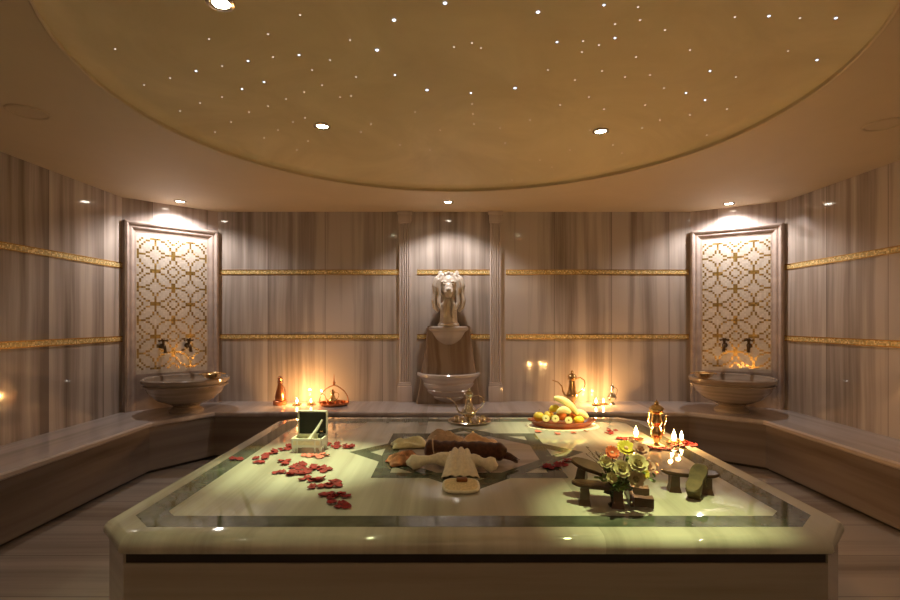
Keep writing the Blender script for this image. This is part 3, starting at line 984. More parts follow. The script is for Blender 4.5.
def cloth_heap(name, label, cat, px, py, sx, sy, h, mat, rz=0.0, seed=1, folds=5, fold_h=0.012):
    p = on(SLAB, px, py)
    m = MB()
    nu, nv = 40, 28
    rr = random.Random(seed)
    ph = [rr.uniform(0, 6) for _ in range(6)]
    top = []
    for i in range(nu):
        row = []
        u = i / (nu - 1) * 2 - 1
        for j in range(nv):
            v = j / (nv - 1) * 2 - 1
            k = max(0.0, 1 - abs(u) ** 2.6) ** 0.5 * max(0.0, 1 - abs(v) ** 2.6) ** 0.5
            z = h * k * (0.75 + 0.25 * math.sin(2.2 * u + ph[0])) + fold_h * k * (1.3 - 2.2 * abs(math.sin(folds * 0.6 * (v + 0.45 * math.sin(1.8 * u + ph[1])) + ph[2]))) + 0.004 * k * math.sin(9 * u + 5 * v + ph[4])
            ex = 1 + 0.05 * math.sin(5 * math.atan2(v, u) + ph[3])
            row.append(m.bm.verts.new((u * sx / 2 * ex, v * sy / 2 * ex, max(0.001, z) + 0.002)))
        top.append(row)
    for i in range(nu - 1):
        for j in range(nv - 1):
            m.bm.faces.new((top[i][j], top[i + 1][j], top[i + 1][j + 1], top[i][j + 1]))
    o = m.build(name, M[mat])
    sd = o.modifiers.new('t', 'SOLIDIFY'); sd.thickness = 0.006; sd.offset = 1.0
    o.location = (p.x, p.y, SLAB + 0.002)
    o.rotation_euler.z = rz
    tag(o, label, cat)
    return o

cloth_heap('hand_towel', 'pale yellow folded cloth behind the left end of the towels', 'towel', 409, 446, 0.20, 0.15, 0.045, 'lemon_cloth', 0.2, 2)
cloth_heap('hand_towel', 'peach orange cloth behind the brown roll', 'towel', 480, 447, 0.20, 0.13, 0.075, 'peach_cloth', -0.4, 5, 6)
cloth_heap('hand_towel', 'crumpled beige towel arching behind the brown roll', 'towel', 448, 450, 0.26, 0.15, 0.098, 'beige_cloth', -0.1, 9, 8, 0.018)
cloth_heap('woven_cloth', 'bright orange-red crumpled cloth at the left of the towels', 'cloth', 405, 463, 0.17, 0.13, 0.045, 'orange_cloth', 0.3, 4, 7)

# brown roll with fringe
pA = on(SLAB, 426, 459); pB = on(SLAB, 507, 464)
dv = (pB - pA); Lr = dv.length
t = thing('towel_roll', 'long dark red-brown rolled towel with a fringed right end', 'towel', (pA + dv / 2), (0, 0, math.atan2(dv.y, dv.x)))
m = MB()
rr = 0.050
sec = []
for i in range(45):
    s = -Lr / 2 + Lr * i / 44
    k = 1 + 0.05 * math.sin(i * 1.3) + 0.03 * math.sin(i * 0.5)
    if i < 3: k *= (0.55, 0.86, 0.97)[i]
    if i > 40: k *= (0.97, 0.86, 0.6, 0.4)[i - 41]
    sec.append((s, rr * k * (1.12 - 0.20 * i / 44)))
m.tube([(s, 0, 0.058 + 0.006 * math.sin(s * 9)) for s, r in sec], [r for s, r in sec], 24)
ro = m.build('roll', M['brown_cloth'], t)
noise_disp(ro, 0.010, 0.03)
m = MB()
rf = random.Random(4)
for k in range(16):
    a = 2 * PI * k / 16
    y0, z0 = 0.018 * math.cos(a), 0.05 + 0.018 * math.sin(a)
    m.tube([(Lr / 2 - 0.02, y0, z0), (Lr / 2 + 0.02, y0 * 1.5, z0 * 0.8), (Lr / 2 + 0.055 + rf.uniform(-0.01, 0.012), y0 * 2.0, max(0.006, z0 * 0.42))], [0.004, 0.003, 0.0015], 6)
m.build('fringe', M['brown_cloth'], t)
m = MB()
m.tube([(-Lr * 0.46 + 0.004 * k, 0.054 * math.cos(a), 0.058 + 0.054 * math.sin(a)) for k, a in enumerate([2 * PI * i / 20 for i in range(20)])], 0.004, 6, True)
m.build('band', M['beige_cloth'], t)

# cream towel tied like a bow
p = on(SLAB, 460, 472)
t = thing('cream_towel', 'cream towel gathered like a bow in front of the brown roll', 'towel', (p.x, p.y, SLAB))
m = MB()
nu, nv = 46, 34
g = []
for i in range(nu):
    u = i / (nu - 1)
    row = []
    for j in range(nv):
        v = j / (nv - 1) * 2 - 1
        hw_ = 0.068 + 0.022 * u
        y = 0.085 - 0.205 * u
        arch = math.sin(min(1, u * 1.15) * PI) ** 0.6 if u < 0.87 else 0
        z = 0.016 + 0.080 * math.cos(min(1.0, u * 1.02) * PI / 2) ** 0.9 * (1 - 0.25 * v * v) + 0.007 * math.sin(v * 13 + 2 * u) * (1 - u * 0.5)
        edge = (1 - abs(v) ** 8)
        row.append(m.bm.verts.new((v * hw_, y, 0.004 + (z - 0.004) * edge)))
    g.append(row)
for i in range(nu - 1):
    for j in range(nv - 1):
        m.bm.faces.new((g[i][j], g[i + 1][j], g[i + 1][j + 1], g[i][j + 1]))
o = m.build('centre_fold', M['cream_cloth'], t)
sd = o.modifiers.new('t', 'SOLIDIFY'); sd.thickness = 0.006; sd.offset = 1
for s, L_, dy in ((-1, 0.24, 0.02), (1, 0.15, -0.015)):
    m = MB()
    pts, rad = [], []
    for i in range(16):
        u = i / 15
        pts.append((s * (0.035 + L_ * u), dy + 0.03 - 0.05 * u * u * (1 if s > 0 else 0.3) + 0.012 * math.sin(u * 7), 0.040 + 0.018 * math.sin(u * 3) - 0.010 * u))
        rad.append(0.030 + 0.008 * math.sin(u * 9) if i < 14 else (0.026, 0.012)[i - 14])
    m.tube(pts, rad, 18)
    o = m.build('wing', M['cream_cloth'], t)
    noise_disp(o, 0.020, 0.045, 'fold')

p = on(SLAB, 461, 488)
t = thing('loofah_disc', 'round flat cream bath pad nearest the front with a tan centre', 'bath sponge', (p.x, p.y, SLAB + 0.001))
def sup(a, b, n=48, e=0.62):
    return [(a * abs(math.cos(2 * PI * i / n)) ** e * math.copysign(1, math.cos(2 * PI * i / n)), b * abs(math.sin(2 * PI * i / n)) ** e * math.copysign(1, math.sin(2 * PI * i / n))) for i in range(n)]
MB().loft([[(x, y, z) for x, y in sup(a, a * 1.12)] for a, z in ((0.070, 0.0), (0.080, 0.004), (0.081, 0.012), (0.076, 0.017), (0.05, 0.019))]).build('pad', M['loofah'], t)
MB().tube([(x, y, 0.011) for x, y in sup(0.080, 0.090)], 0.007, 8, True).build('rim', M['cream_cloth'], t)
s_ = thing('soap_bar', 'small brown soap bar on the round bath pad', 'soap', (p.x + 0.005, p.y + 0.035, SLAB + 0.0195))
MB().box(-0.026, 0.026, -0.016, 0.016, 0.0, 0.018, 0.006).build('bar', M['soap'], s_)

# ------------------------------------------------------------------ silver tea set
p = on(SLAB, 469.5, 422)
t = thing('serving_tray', 'round silver tray under the small tea set at the slab back edge', 'tray', (p.x, p.y, SLAB))
MB().lathe([(0, 0.004), (0.12, 0.004), (0.148, 0.012), (0.160, 0.016), (0.163, 0.012), (0.150, 0.006), (0.12, 0.0), (0, 0.0)], 56).build('plate', M['silver'], t)
MB().tube([(0.160 * math.cos(2 * PI * i / 56), 0.160 * math.sin(2 * PI * i / 56), 0.015) for i in range(56)], 0.004, 8, True).build('rim', M['silver'], t)

def ewer(name, label, loc, H, mat, rz=0.0, belly=0.30, neck=0.10, spout=1.0, tall_lid=1.0, hand=1.0):
    """long-necked oriental ewer, total height H, spout to local -x, handle to +x"""
    t = thing(name, label, 'ewer', loc, (0, 0, rz))
    b = H * belly
    nk = H * neck * 0.5
    prof = [(0, 0), (b * 0.62, 0), (b * 0.66, 0.02 * H), (b * 0.40, 0.06 * H), (b * 0.42, 0.09 * H), (b * 0.80, 0.16 * H), (b * 0.95, 0.24 * H), (b * 0.90, 0.32 * H), (b * 0.62, 0.41 * H),
            (nk * 1.3, 0.50 * H), (nk, 0.60 * H), (nk * 1.05, 0.68 * H), (nk * 1.6, 0.72 * H), (nk * 1.35, 0.74 * H), (nk * 1.45, 0.79 * H), (0, 0.79 * H)]
    MB().lathe([(r * 0.5 if i < 9 and i > 0 else r, z) for i, (r, z) in enumerate(prof)], 28).build('body', mat, t)
    MB().lathe([(0, 0.785 * H), (nk * 1.7, 0.79 * H), (nk * 1.6, 0.81 * H), (nk * 1.2, 0.85 * H), (nk * 0.45, 0.89 * H * (1 if tall_lid <= 1 else 1)), (nk * 0.6, 0.92 * H), (nk * 0.4, 0.945 * H), (nk * 0.12, 0.96 * H), (0, 1.0 * H)], 20).build('lid', mat, t)
    bb = b * 0.5
    MB().tube([(-bb * 0.75, 0, 0.22 * H), (-bb * 1.25, 0, 0.27 * H), (-bb * 1.55, 0, 0.38 * H), (-bb * 1.7, 0, 0.52 * H), (-bb * (1.9 + 0.5 * spout), 0, 0.64 * H), (-bb * (2.0 + 1.3 * spout), 0, 0.69 * H)],
              [0.030 * H, 0.028 * H, 0.022 * H, 0.017 * H, 0.014 * H, 0.016 * H], 12).build('spout', mat, t)
    MB().tube([(nk * 1.2, 0, 0.73 * H), (nk + bb * 0.8 * hand, 0, 0.76 * H), (nk + bb * 1.35 * hand, 0, 0.68 * H), (nk + bb * 1.45 * hand, 0, 0.55 * H), (nk + bb * 1.2 * hand, 0, 0.42 * H), (bb * 0.9, 0, 0.30 * H)],
              0.015 * H, 10).build('handle', mat, t)
    return t
ewer('teapot', 'small silver long-necked teapot on the round silver tray', (p.x - 0.005, p.y + 0.01, SLAB + 0.004), 0.262, M['silver'], belly=0.46, neck=0.16, spout=0.6, hand=1.1)
cup0 = None
for k, lab in enumerate(('tea glass at the left of the silver tray', 'tea glass at the front left of the silver tray', 'tea glass at the front right of the silver tray', 'tea glass at the right of the silver tray')):
    a = R((180, 232, 308, 0)[k])
    if cup0 is None:
        cup0 = thing('tea_glass', lab, 'tea glass', (0, 0, 0), group='tea glasses on the silver tray')
        MB().lathe([(0, 0), (0.030, 0), (0.034, 0.005), (0.012, 0.006), (0, 0.006)], 24).build('saucer', M['silver'], cup0)
        MB().lathe([(0, 0.006), (0.015, 0.007), (0.017, 0.015), (0.012, 0.028), (0.019, 0.045), (0.0175, 0.045), (0.0105, 0.028), (0.0155, 0.015), (0, 0.010)], 24).build('glass', M['silver'], cup0)
        MB().tube([(0.014, 0, 0.034), (0.026, 0, 0.032), (0.026, 0, 0.018), (0.016, 0, 0.016)], 0.002, 6).build('handle', M['brass'], cup0)
        c = cup0
    else:
        c = copy_tree(cup0)
    c['label'] = 'small silver ' + lab
    c.location = (p.x + 0.098 * math.cos(a), p.y + 0.098 * math.sin(a), SLAB + 0.004)
    c.rotation_euler.z = a

# ------------------------------------------------------------------ fruit platter
p = on(SLAB, 563, 426)
t = thing('doily', 'pale lace mat showing under the fruit platter', 'mat', (p.x, p.y, SLAB))
m = MB()
m.lathe([(0, 0.0005), (0.235, 0.0005), (0.245, 0.002), (0.235, 0.003), (0, 0.003)], 72, flute=36, fdepth=0.05, sx=1.08, sy=0.74)
m.build('mat', M['cream_cloth'], t)
pz = SLAB + 0.0035
t = thing('fruit_platter', 'oval reddish wooden fruit platter at the back of the slab', 'platter', (p.x - 0.01, p.y, pz))
MB().lathe([(0, 0.0), (0.16, 0.0), (0.20, 0.018), (0.223, 0.044), (0.229, 0.046), (0.231, 0.042), (0.21, 0.010), (0.19, -0.0005), (0, -0.0005)][::-1], 64, sy=0.66).build('dish', M['tray_wood'], t)
for s in (-1, 1):
    MB().tube([(s * 0.222, -0.035, 0.040), (s * 0.243, -0.02, 0.046), (s * 0.247, 0, 0.048), (s * 0.243, 0.02, 0.046), (s * 0.222, 0.035, 0.040)], 0.006, 8).build('handle', M['tray_wood'], t)
fx, fy = p.x - 0.01, p.y
def fruit(name, lab, cat, dx, dy, z, r, mat, stem=True, rot=(0, 0, 0), shape=(1, 1, 0.92)):
    o = thing(name, lab, cat, (fx + dx, fy + dy, pz + z), rot)
    m = MB()
    prof = []
    n = 14
    for i in range(n + 1):
        a = -PI / 2 + PI * i / n
        rr_ = math.cos(a) * r
        zz = math.sin(a) * r * shape[2]
        if shape[2] < 1:  # dimpled poles
            zz -= math.copysign(1, zz) * r * 0.14 * math.exp(-(rr_ / (r * 0.28)) ** 2)
        else:
            rr_ *= 1 - 0.12 * abs(math.sin(a)) ** 3
        prof.append((max(rr_, 0.0), zz))
    m.lathe(prof, 28)
    m.build('skin', M[mat], o)
    if stem:
        MB().tube([(0, 0, r * shape[2] * 0.8), (0.002, 0, r * shape[2] + 0.010), (0.005, 0.002, r * shape[2] + 0.018)], 0.0018, 6).build('stalk', M['twig'], o)
    return o
fruit('apple', 'yellow-brown apple at the left end of the platter', 'fruit', -0.165, 0.015, 0.062, 0.040, 'apple')
fruit('peach', 'orange peach in the middle of the platter', 'fruit', 0.01, 0.045, 0.062, 0.040, 'peach')
fruit('apple', 'yellow apple behind the fruit slices', 'fruit', -0.085, 0.055, 0.062, 0.038, 'apple')
fruit('lemon', 'yellow lemon lying at the right front of the platter', 'fruit', 0.115, -0.045, 0.050, 0.030, 'lemon', False, (0, R(90), R(12)), (1, 1, 1.35))
fruit('lemon', 'yellow lemon on top of the fruit left of the melon', 'fruit', -0.048, 0.03, 0.120, 0.028, 'lemon', False, (0, R(68), R(-20)), (1, 1, 1.4))
fruit('peach', 'orange peach under the tall melon slice', 'fruit', 0.085, 0.035, 0.062, 0.038, 'peach')
for lab, dx, dy, z in (('pale cut fruit half facing front at the left of the platter', -0.125, -0.050, 0.062), ('pale cut fruit half second from the left of the platter', -0.058, -0.058, 0.062), ('pale cut fruit half in the middle front of the platter', 0.032, -0.080, 0.054)):
    o = thing('fruit_half', lab, 'fruit', (fx + dx, fy + dy, pz + z), (R(72), 0, R(-6)))
    MB().lathe([(0, -0.024), (0.016, -0.020), (0.026, -0.006), (0.027, 0.004), (0.0, 0.004)], 28).build('skin', M['rind'], o)
    MB().lathe([(0, 0.003), (0.025, 0.003), (0.024, 0.006), (0, 0.0065)], 28).build('flesh', M['kiwi_flesh'], o)
    MB().ball((0, 0, 0.0062), (0.007, 0.007, 0.0015), 12).build('core', M['kiwi_core'], o)
def melon(lab, pts, r0, rot):
    """crescent slice along points: pale flesh, green rind"""
    o = thing('melon_slice', lab, 'fruit', (fx, fy, pz))
    n = len(pts)
    for nm, off, k, mt in (('flesh', 0.0, 1.0, 'banana'), ('rind', 0.010, 0.9, 'rind')):
        mm = MB()
        rr_ = [r0 * k * max(0.18, math.sin(PI * (0.06 + 0.88 * i / (n - 1))) ** 0.55) for i in range(n)]
        mm.tube([(a, b_ + off, c - off * 0.7) for a, b_, c in pts], rr_, 14)
        mm.build(nm, M[mt], o)
def arc(a, b_, c, n=16):
    a, b_, c = Vector(a), Vector(b_), Vector(c)
    return [tuple((1 - u) ** 2 * a + 2 * u * (1 - u) * b_ + u * u * c) for u in [i / (n - 1) for i in range(n)]]
melon('tall pale melon slice arching over the top of the fruit', arc((-0.055, 0.0, 0.205), (0.045, -0.01, 0.195), (0.115, -0.005, 0.085)), 0.026, 0)
melon('pale melon slice lying at the right end of the platter', arc((0.10, 0.04, 0.090), (0.15, 0.03, 0.10), (0.195, 0.01, 0.055)), 0.026, 0)
melon('shorter pale slice leaning in the middle of the fruit', arc((-0.04, -0.035, 0.105), (0.01, -0.04, 0.145), (0.055, -0.035, 0.10)), 0.024, 0)

# ------------------------------------------------------------------ bouquet in a small dark green vase
p = on(SLAB, 616, 506)
vx, vy = p.x, p.y
t = thing('flower_vase', 'small dark green glass vase holding the bouquet', 'vase', (vx, vy, SLAB))
MB().lathe([(0, 0), (0.030, 0), (0.032, 0.006), (0.020, 0.016), (0.022, 0.035), (0.030, 0.065), (0.026, 0.085), (0.031, 0.096), (0.027, 0.096), (0.022, 0.084), (0.026, 0.064), (0.017, 0.036), (0, 0.02)], 28).build('body', M['green_glass'], t)
MB().tube([(0.027 * math.cos(2 * PI * i / 24), 0.027 * math.sin(2 * PI * i / 24), 0.083) for i in range(24)], 0.004, 8, True).ball((0.03, -0.012, 0.085), (0.018, 0.008, 0.012), 10).ball((0.052, -0.012, 0.078), (0.014, 0.007, 0.010), 10).build('ribbon', M['black'], t)

def stemtube(m, base, top):
    b_, t_ = Vector(base), Vector(top)
    midp = (b_ + t_) / 2 + Vector((0, 0, 0.02))
    m.tube(arc(tuple(b_), tuple(midp), tuple(t_), 8), 0.0022, 6)

def petal_blade(m, mat4, L_, W_, cup, n=6, k=5, tip=0.35):
    g = []
    for i in range(n):
        u = i / (n - 1)
        row = []
        for j in range(k):
            v = j / (k - 1) * 2 - 1
            wd = W_ * math.sin(PI * (0.1 + (0.9 - tip * 0.3) * u)) ** 0.7
            row.append(m.bm.verts.new(mat4 @ Vector((v * wd, L_ * u, cup * u * u + 0.25 * wd * v * v))))
        g.append(row)
    for i in range(n - 1):
        for j in range(k - 1):
            m.bm.faces.new((g[i][j], g[i][j + 1], g[i + 1][j + 1], g[i + 1][j]))

def flower(kind, lab, px, py, d, mat, size, tilt=-0.9, rz=0.0, rosecat='flower'):
    z = CAMZ + (321 - py) * d / 500.0
    x = (px - 450) * d / 500.0
    t = thing(kind, lab, rosecat, (x, d, z))
    rotm = Euler((R(90) + tilt, 0, rz)).to_matrix().to_4x4()
    m = MB()
    if kind == 'rose':
        for ringk, (cnt, L_, op) in enumerate(((4, 0.70, 1.5), (5, 0.82, 1.3), (6, 0.95, 1.05), (8, 1.0, 0.7))):
            for k in range(cnt):
                a = 2 * PI * k / cnt + ringk * 0.5
                mm = rotm @ Matrix.Rotation(a, 4, 'Z') @ Matrix.Translation((0, size * 0.08 * ringk, 0)) @ Matrix.Rotation(op, 4, 'X')
                petal_blade(m, mm, size * L_, size * 0.5, size * 0.18 * (-1 if ringk > 1 else 1))
        m.ball((rotm @ Vector((0, 0, size * 0.25))), size * 0.16, 12)
        m.build('petals', M[mat], t)
    else:
        for layer in (0, 1):
            for k in range(14):
                a = 2 * PI * (k + 0.5 * layer) / 14
                mm = rotm @ Matrix.Rotation(a, 4, 'Z') @ Matrix.Rotation(0.25 + 0.25 * layer, 4, 'X')
                petal_blade(m, mm, size * (1.0 - 0.2 * layer), size * 0.18, 0.0, tip=0.8)
        m.build('petals', M[mat], t)
        MB().ball((rotm @ Vector((0, 0, size * 0.1))), (size * 0.25,) * 3, 12).build('centre', M['rose_pink'], t)
    m = MB()
    stemtube(m, (vx - x + 0.004 * (px - 620) / 10, vy - d, SLAB + 0.05 - z), tuple(rotm @ Vector((0, 0, -size * 0.1))))
    m.build('stem', M['stem'], t)
    return t
flower('gerbera', 'orange-red daisy at the top left of the bouquet', 612, 453, 2.03, 'rose_orange', 0.030, -0.7)
flower('gerbera', 'bright yellow flower at the top of the bouquet', 626, 449, 2.07, 'rose_yellow', 0.040, -0.95)
flower('rose', 'pale pink rose at the top right of the bouquet', 640, 451, 2.05, 'rose_pink', 0.030)
flower('rose', 'large creamy yellow rose at the right of the bouquet', 637, 465, 1.98, 'rose_cream', 0.036, -0.8)
flower('rose', 'cream rose in the middle of the bouquet', 621, 470, 1.98, 'rose_cream', 0.032, -0.6)
flower('rose', 'cream rose low at the right of the bouquet', 635, 479, 1.97, 'rose_cream', 0.030, -0.4)
flower('rose', 'pale pink rose at the far right edge of the bouquet', 648, 468, 2.03, 'rose_pink', 0.026)
flower('rose', 'small cream rose at the left of the bouquet', 605, 464, 2.02, 'rose_cream', 0.026)
def sprig(lab, px, py, d, mat, n=9, L_=0.05, seed=1, name='leafy_sprig', blade=0.012):
    z = CAMZ + (321 - py) * d / 500.0
    x = (px - 450) * d / 500.0
    t = thing(name, lab, 'foliage', (vx, vy, SLAB + 0.06))
    rr_ = random.Random(seed)
    top = Vector((x - vx, d - vy, z - SLAB - 0.06))
    m = MB()
    leafm = MB()
    for k in range(n):
        tp = top + Vector((rr_.uniform(-1, 1) * 0.045, rr_.uniform(-1, 1) * 0.04, rr_.uniform(-0.035, 0.025)))
        midp = top * 0.55 + Vector((0, 0, 0.015))
        pts = arc((0, 0, 0), tuple(midp), tuple(tp), 9)
        m.tube(pts, [0.0018 - 0.0001 * i for i in range(9)], 5)
        for q in range(4, 9):
            b_ = Vector(pts[q])
            mm = Matrix.Translation(b_) @ Euler((rr_.uniform(-0.8, 0.9), rr_.uniform(-0.6, 0.6), rr_.uniform(0, 6.28))).to_matrix().to_4x4()
            petal_blade(leafm, mm, blade * 2.4 * rr_.uniform(0.7, 1.2), blade * 0.6, 0.003, 4, 3, 1.0)
    m.build('stem', M['twig' if mat == 'twig' else 'stem'], t)
    leafm.build('leaves', M[mat], t)
    return t
sprig('fine brown twigs sticking out at the left of the bouquet', 599, 453, 2.06, 'twig', 12, seed=3, name='dry_twigs', blade=0.005)
sprig('dark green foliage at the centre left of the bouquet', 608, 472, 2.0, 'leaf', 6, seed=5)
sprig('green foliage at the centre right of the bouquet', 628, 462, 2.04, 'leaf', 7, seed=6)
sprig('green foliage low at the right of the bouquet', 640, 475, 2.02, 'leaf', 6, seed=8)
flower('rose', 'small pink bud behind the yellow flower of the bouquet', 632, 444, 2.12, 'rose_pink', 0.018)
flower('rose', 'small cream bud low at the left of the bouquet', 611, 478, 1.98, 'rose_cream', 0.020, -0.4)
flower('gerbera', 'small yellow flower at the right edge of the bouquet', 644, 474, 1.99, 'rose_yellow', 0.022, -0.6)
sprig('pale dry sprays at the left of the bouquet', 604, 460, 2.04, 'rose_cream', 9, seed=12, blade=0.007)
sprig('dark green foliage low at the front of the bouquet', 620, 482, 1.98, 'leaf', 7, seed=14)
sprig('pale leaves among the top flowers of the bouquet', 618, 457, 2.08, 'rose_cream', 7, seed=9)

# ------------------------------------------------------------------ wooden bath clogs
def clog(lab, loc, rot, mat='wood', strap='bronze'):
    """sole along local x, two high transverse blocks underneath; origin on the ground"""
    t = thing('wooden_clog', lab, 'clog', loc, rot, )
    H = 0.072
    outline = []
    for i in range(36):
        a = 2 * PI * i / 36
        cx = math.cos(a); sy = math.sin(a)
        wx = 0.120 * (abs(cx) ** 0.8) * (1 if cx > 0 else -1)
        wy = (0.043 + 0.006 * cx) * (abs(sy) ** 0.7) * (1 if sy > 0 else -1)
        wy *= 1 - 0.18 * math.exp(-((wx + 0.01) / 0.03) ** 2)
        outline.append((wx, wy))
    m = MB()
    rings = []
    for k, z in ((0.94, H), (1.0, H + 0.004), (1.0, H + 0.013), (0.95, H + 0.017)):
        rings.append([(x * k, y * k, z + 0.006 * (x / 0.12) ** 2) for x, y in outline])
    m.loft(rings).build('sole', M[mat], t)
    for cx in (-0.066, 0.066):
        m = MB()
        m.loft([[(cx - 0.026, -0.036, 0), (cx + 0.026, -0.036, 0), (cx + 0.026, 0.036, 0), (cx - 0.026, 0.036, 0)],
                [(cx - 0.020, -0.030, 0.025), (cx + 0.020, -0.030, 0.025), (cx + 0.020, 0.030, 0.025), (cx - 0.020, 0.030, 0.025)],
                [(cx - 0.018, -0.036, H + 0.002), (cx + 0.018, -0.036, H + 0.002), (cx + 0.018, 0.036, H + 0.002), (cx - 0.018, 0.036, H + 0.002)]])
        m.build('heel_block', M[mat], t, smooth=False)
    return t
c = on(SLAB, 692, 493)
clog('dark wooden bath clog standing upright at the right front of the slab', (c.x, c.y + 0.02, SLAB), (0, 0, R(-14)), 'wood')
k = clog('olive-brown wooden bath clog leaning across the upright right clog', (c.x + 0.012, c.y - 0.030, SLAB + 0.022), (0, R(-26), R(50)), 'wood_olive')
k.scale = (0.78, 0.85, 0.80)
c = on(SLAB, 604, 506)
clog('dark wooden bath clog standing left of the green vase', (c.x - 0.008, c.y + 0.015, SLAB), (0, 0, R(-14)), 'wood')
clog('brown wooden bath clog lying on top beside the bouquet stems', (c.x - 0.005, c.y + 0.105, SLAB + 0.052), (R(14), R(12), R(-24)), 'wood')
c = on(SLAB, 622, 504)
mt = Matrix(((0, 0, -1), (1, 0, 0), (0, -1, 0)))
e = (Matrix.Rotation(R(-14), 3, 'Z') @ mt).to_euler()
clog('wooden bath clog tipped on its side right of the green vase', (c.x + 0.125, c.y + 0.01, SLAB + 0.0275), e, 'wood').scale = (1, 0.55, 1)

# ------------------------------------------------------------------ candles
cl = [0]
def candle(label, x, y, z, power=P_CANDLE, h=0.018, r=0.020, flame=1.0, dish=True):
    t = thing('tealight_candle', label, 'candle', (x, y, z))
    if dish:
        MB().lathe([(0, 0), (0.036, 0), (0.046, 0.008), (0.048, 0.012), (0.045, 0.012), (0.034, 0.004), (0, 0.004)], 28).build('dish', M['brass'], t)
    MB().lathe([(0, 0.004), (r, 0.004), (r, 0.004 + h), (r - 0.001, 0.004 + h), (r - 0.0015, 0.006), (0, 0.006)], 24).build('cup', M['silver'], t)
    MB().lathe([(0, 0.006), (r - 0.002, 0.006), (r - 0.002, h), (0, h)], 24).build('wax', M['wax'], t)
    MB().tube([(0, 0, h), (0, 0, h + 0.010)], 0.001, 6).build('wick', M['black'], t)
    f = flame
    MB().lathe([(0, h + 0.004), (0.0055 * f, h + 0.010), (0.0085 * f, h + 0.017 * f), (0.0070 * f, h + 0.027 * f), (0.0035 * f, h + 0.038 * f), (0, h + 0.050 * f)], 16).build('flame', M['flame'], t)
    ld = bpy.data.lights.new('candle_light', 'POINT')
    ld.energy = power
    ld.color = CANDLE
    ld.shadow_soft_size = 0.012
    lo = bpy.data.objects.new('candle_light', ld)
    C.objects.link(lo)
    lo.parent = t
    lo.location = (0, 0, h + 0.065 * f)
    return t
def bt_(px, d): return (px - 450) * d / 500.0
candle('lit tealight on the back bench beside the copper bottle', bt_(297, 5.17), 5.17, SEAT, P_CANDLE * 1.1, flame=1.2)
candle('lit tealight on the back bench nearer the coffee tray', bt_(311, 5.20), 5.20, SEAT, P_CANDLE * 0.35)
candle('lit tealight on the back bench right of the tall brass ewer', bt_(596, 5.16), 5.16, SEAT, P_CANDLE * 1.1, flame=1.2)
candle('lit tealight on the back bench close to the small silver bottle', bt_(603.5, 5.20), 5.20, SEAT, P_CANDLE * 0.3)
q = on(SLAB, 636, 440)
candle('lit tealight on the slab left of the slim brass ewer', q.x, q.y, SLAB, P_CANDLE * 0.8, flame=1.5)
q = on(SLAB, 674, 444)
candle('lit tealight on the slab right of the slim brass ewer', q.x, q.y, SLAB, P_CANDLE * 0.8, flame=1.5)
q = on(SLAB, 683, 444)
candle('lit tealight on the slab furthest right by its edge', q.x, q.y + 0.02, SLAB, P_CANDLE * 0.4, flame=1.25)

# ------------------------------------------------------------------ metalware
q = on(SLAB, 656.5, 445)
ewer('brass_ewer', 'slim brass ewer standing between the candles on the slab', (q.x, q.y, SLAB), 0.285, M['brass'], rz=R(115), belly=0.25, neck=0.19, spout=0.1, hand=0.7)
# tall ewer on back bench
ewer('brass_ewer', 'tall brass ewer with curved spout on the back bench behind the fruit', (bt_(572, 5.2), 5.2, SEAT), 0.37, M['brass'], rz=R(5), belly=0.34, neck=0.16, spout=1.0, hand=1.2)
# copper bottle
t = thing('copper_bottle', 'reddish copper bottle with handle on a round foot, left on the back bench', 'bottle', (bt_(280, 5.2), 5.2, SEAT))
MB().lathe([(0, 0), (0.066, 0), (0.070, 0.008), (0.070, 0.040), (0.060, 0.048), (0, 0.05)], 32).build('foot', M['copper'], t)
MB().lathe([(0, 0.045), (0.048, 0.047), (0.050, 0.08), (0.036, 0.15), (0.022, 0.205), (0.018, 0.225), (0, 0.225)], 28).build('body', M['copper'], t)
MB().lathe([(0, 0.222), (0.024, 0.225), (0.026, 0.24), (0.014, 0.248), (0.022, 0.265), (0.024, 0.28), (0.012, 0.292), (0, 0.295)], 24).build('stopper', M['copper'], t)
MB().tube([(0.018, 0, 0.205), (0.045, 0, 0.18), (0.058, 0, 0.12), (0.056, 0, 0.05)], 0.005, 8).build('handle', M['copper'], t)
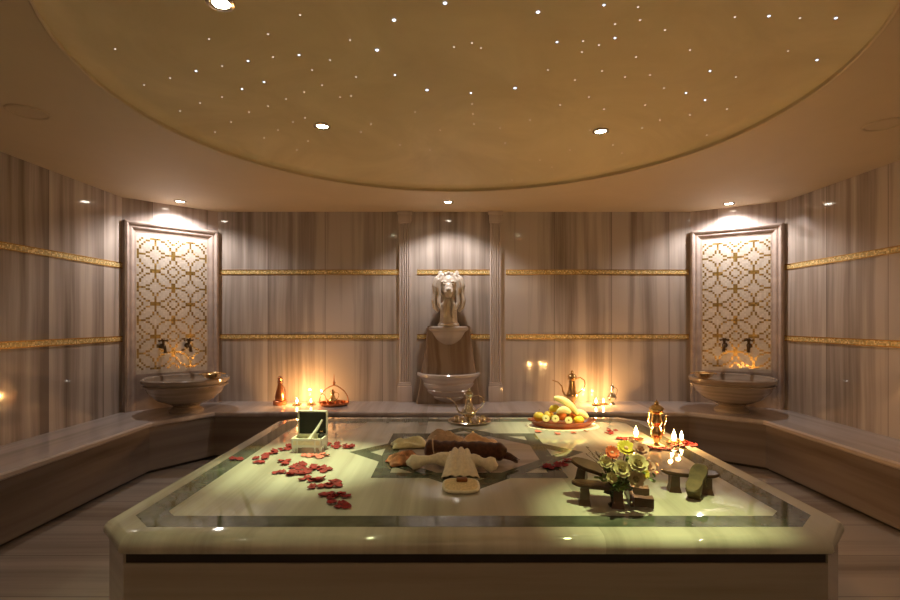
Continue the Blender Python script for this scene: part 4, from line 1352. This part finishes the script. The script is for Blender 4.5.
# coffee tray with arched handles
cxp = bt_(334, 5.18)
t = thing('carrying_tray', 'copper coffee tray with arched carrying handle on the back bench', 'tray', (cxp, 5.18, SEAT))
MB().lathe([(0, 0.0), (0.125, 0.0), (0.150, 0.012), (0.155, 0.030), (0.150, 0.030), (0.143, 0.014), (0.12, 0.005), (0, 0.005)], 48).build('dish', M['copper'], t)
for s in (-1, 1):
    MB().tube(arc((s * 0.150, 0, 0.02), (s * 0.15, 0, 0.16), (0.0, 0, 0.205), 16), 0.0045, 8).build('handle_arm', M['copper'], t)
MB().lathe([(0, 0.198), (0.012, 0.20), (0.010, 0.215), (0.018, 0.228), (0.006, 0.245), (0.003, 0.30), (0, 0.33)], 16).build('finial', M['copper'], t)
ewer('coffee_pot', 'small brass coffee pot inside the arched coffee tray', (cxp - 0.015, 5.19, SEAT + 0.005), 0.165, M['brass'], belly=0.55, neck=0.2, spout=0.4, hand=0.7)
c0_ = None
for k, (dx, dy, lab) in enumerate(((-0.088, -0.045, 'copper cup at the left on the coffee tray'), (-0.02, -0.095, 'copper cup at the front left on the coffee tray'), (0.045, -0.085, 'copper cup at the front right on the coffee tray'), (0.095, -0.02, 'copper cup at the right on the coffee tray'))):
    if c0_ is None:
        c0_ = thing('coffee_cup', lab, 'cup', (0, 0, 0), group='cups on the coffee tray')
        MB().lathe([(0, 0), (0.016, 0), (0.014, 0.006), (0.022, 0.020), (0.025, 0.042), (0.023, 0.042), (0.019, 0.020), (0, 0.010)], 22).build('cup', M['copper'], c0_)
        MB().tube([(0.023, 0, 0.035), (0.034, 0, 0.032), (0.033, 0, 0.018), (0.021, 0, 0.016)], 0.0022, 6).build('handle', M['copper'], c0_)
        c = c0_
    else:
        c = copy_tree(c0_)
    c['label'] = 'small ' + lab
    c.location = (cxp + dx, 5.18 + dy, SEAT + 0.0055)
# small silver bottle
t = thing('silver_bottle', 'small round-bellied silver bottle on the back bench right of the candles', 'bottle', (bt_(612, 5.22), 5.22, SEAT))
MB().lathe([(0, 0), (0.034, 0), (0.030, 0.012), (0.018, 0.022), (0.040, 0.05), (0.048, 0.075), (0.038, 0.10), (0.014, 0.125), (0.011, 0.155), (0.016, 0.165), (0, 0.165)], 28).build('body', M['silver'], t)
MB().lathe([(0, 0.163), (0.018, 0.166), (0.022, 0.182), (0.014, 0.198), (0.004, 0.205), (0, 0.212)], 20).build('stopper', M['silver'], t)
MB().tube([(0.012, 0, 0.16), (0.040, 0, 0.175), (0.055, 0, 0.15), (0.05, 0, 0.11), (0.04, 0, 0.09)], 0.004, 8).build('handle', M['silver'], t)
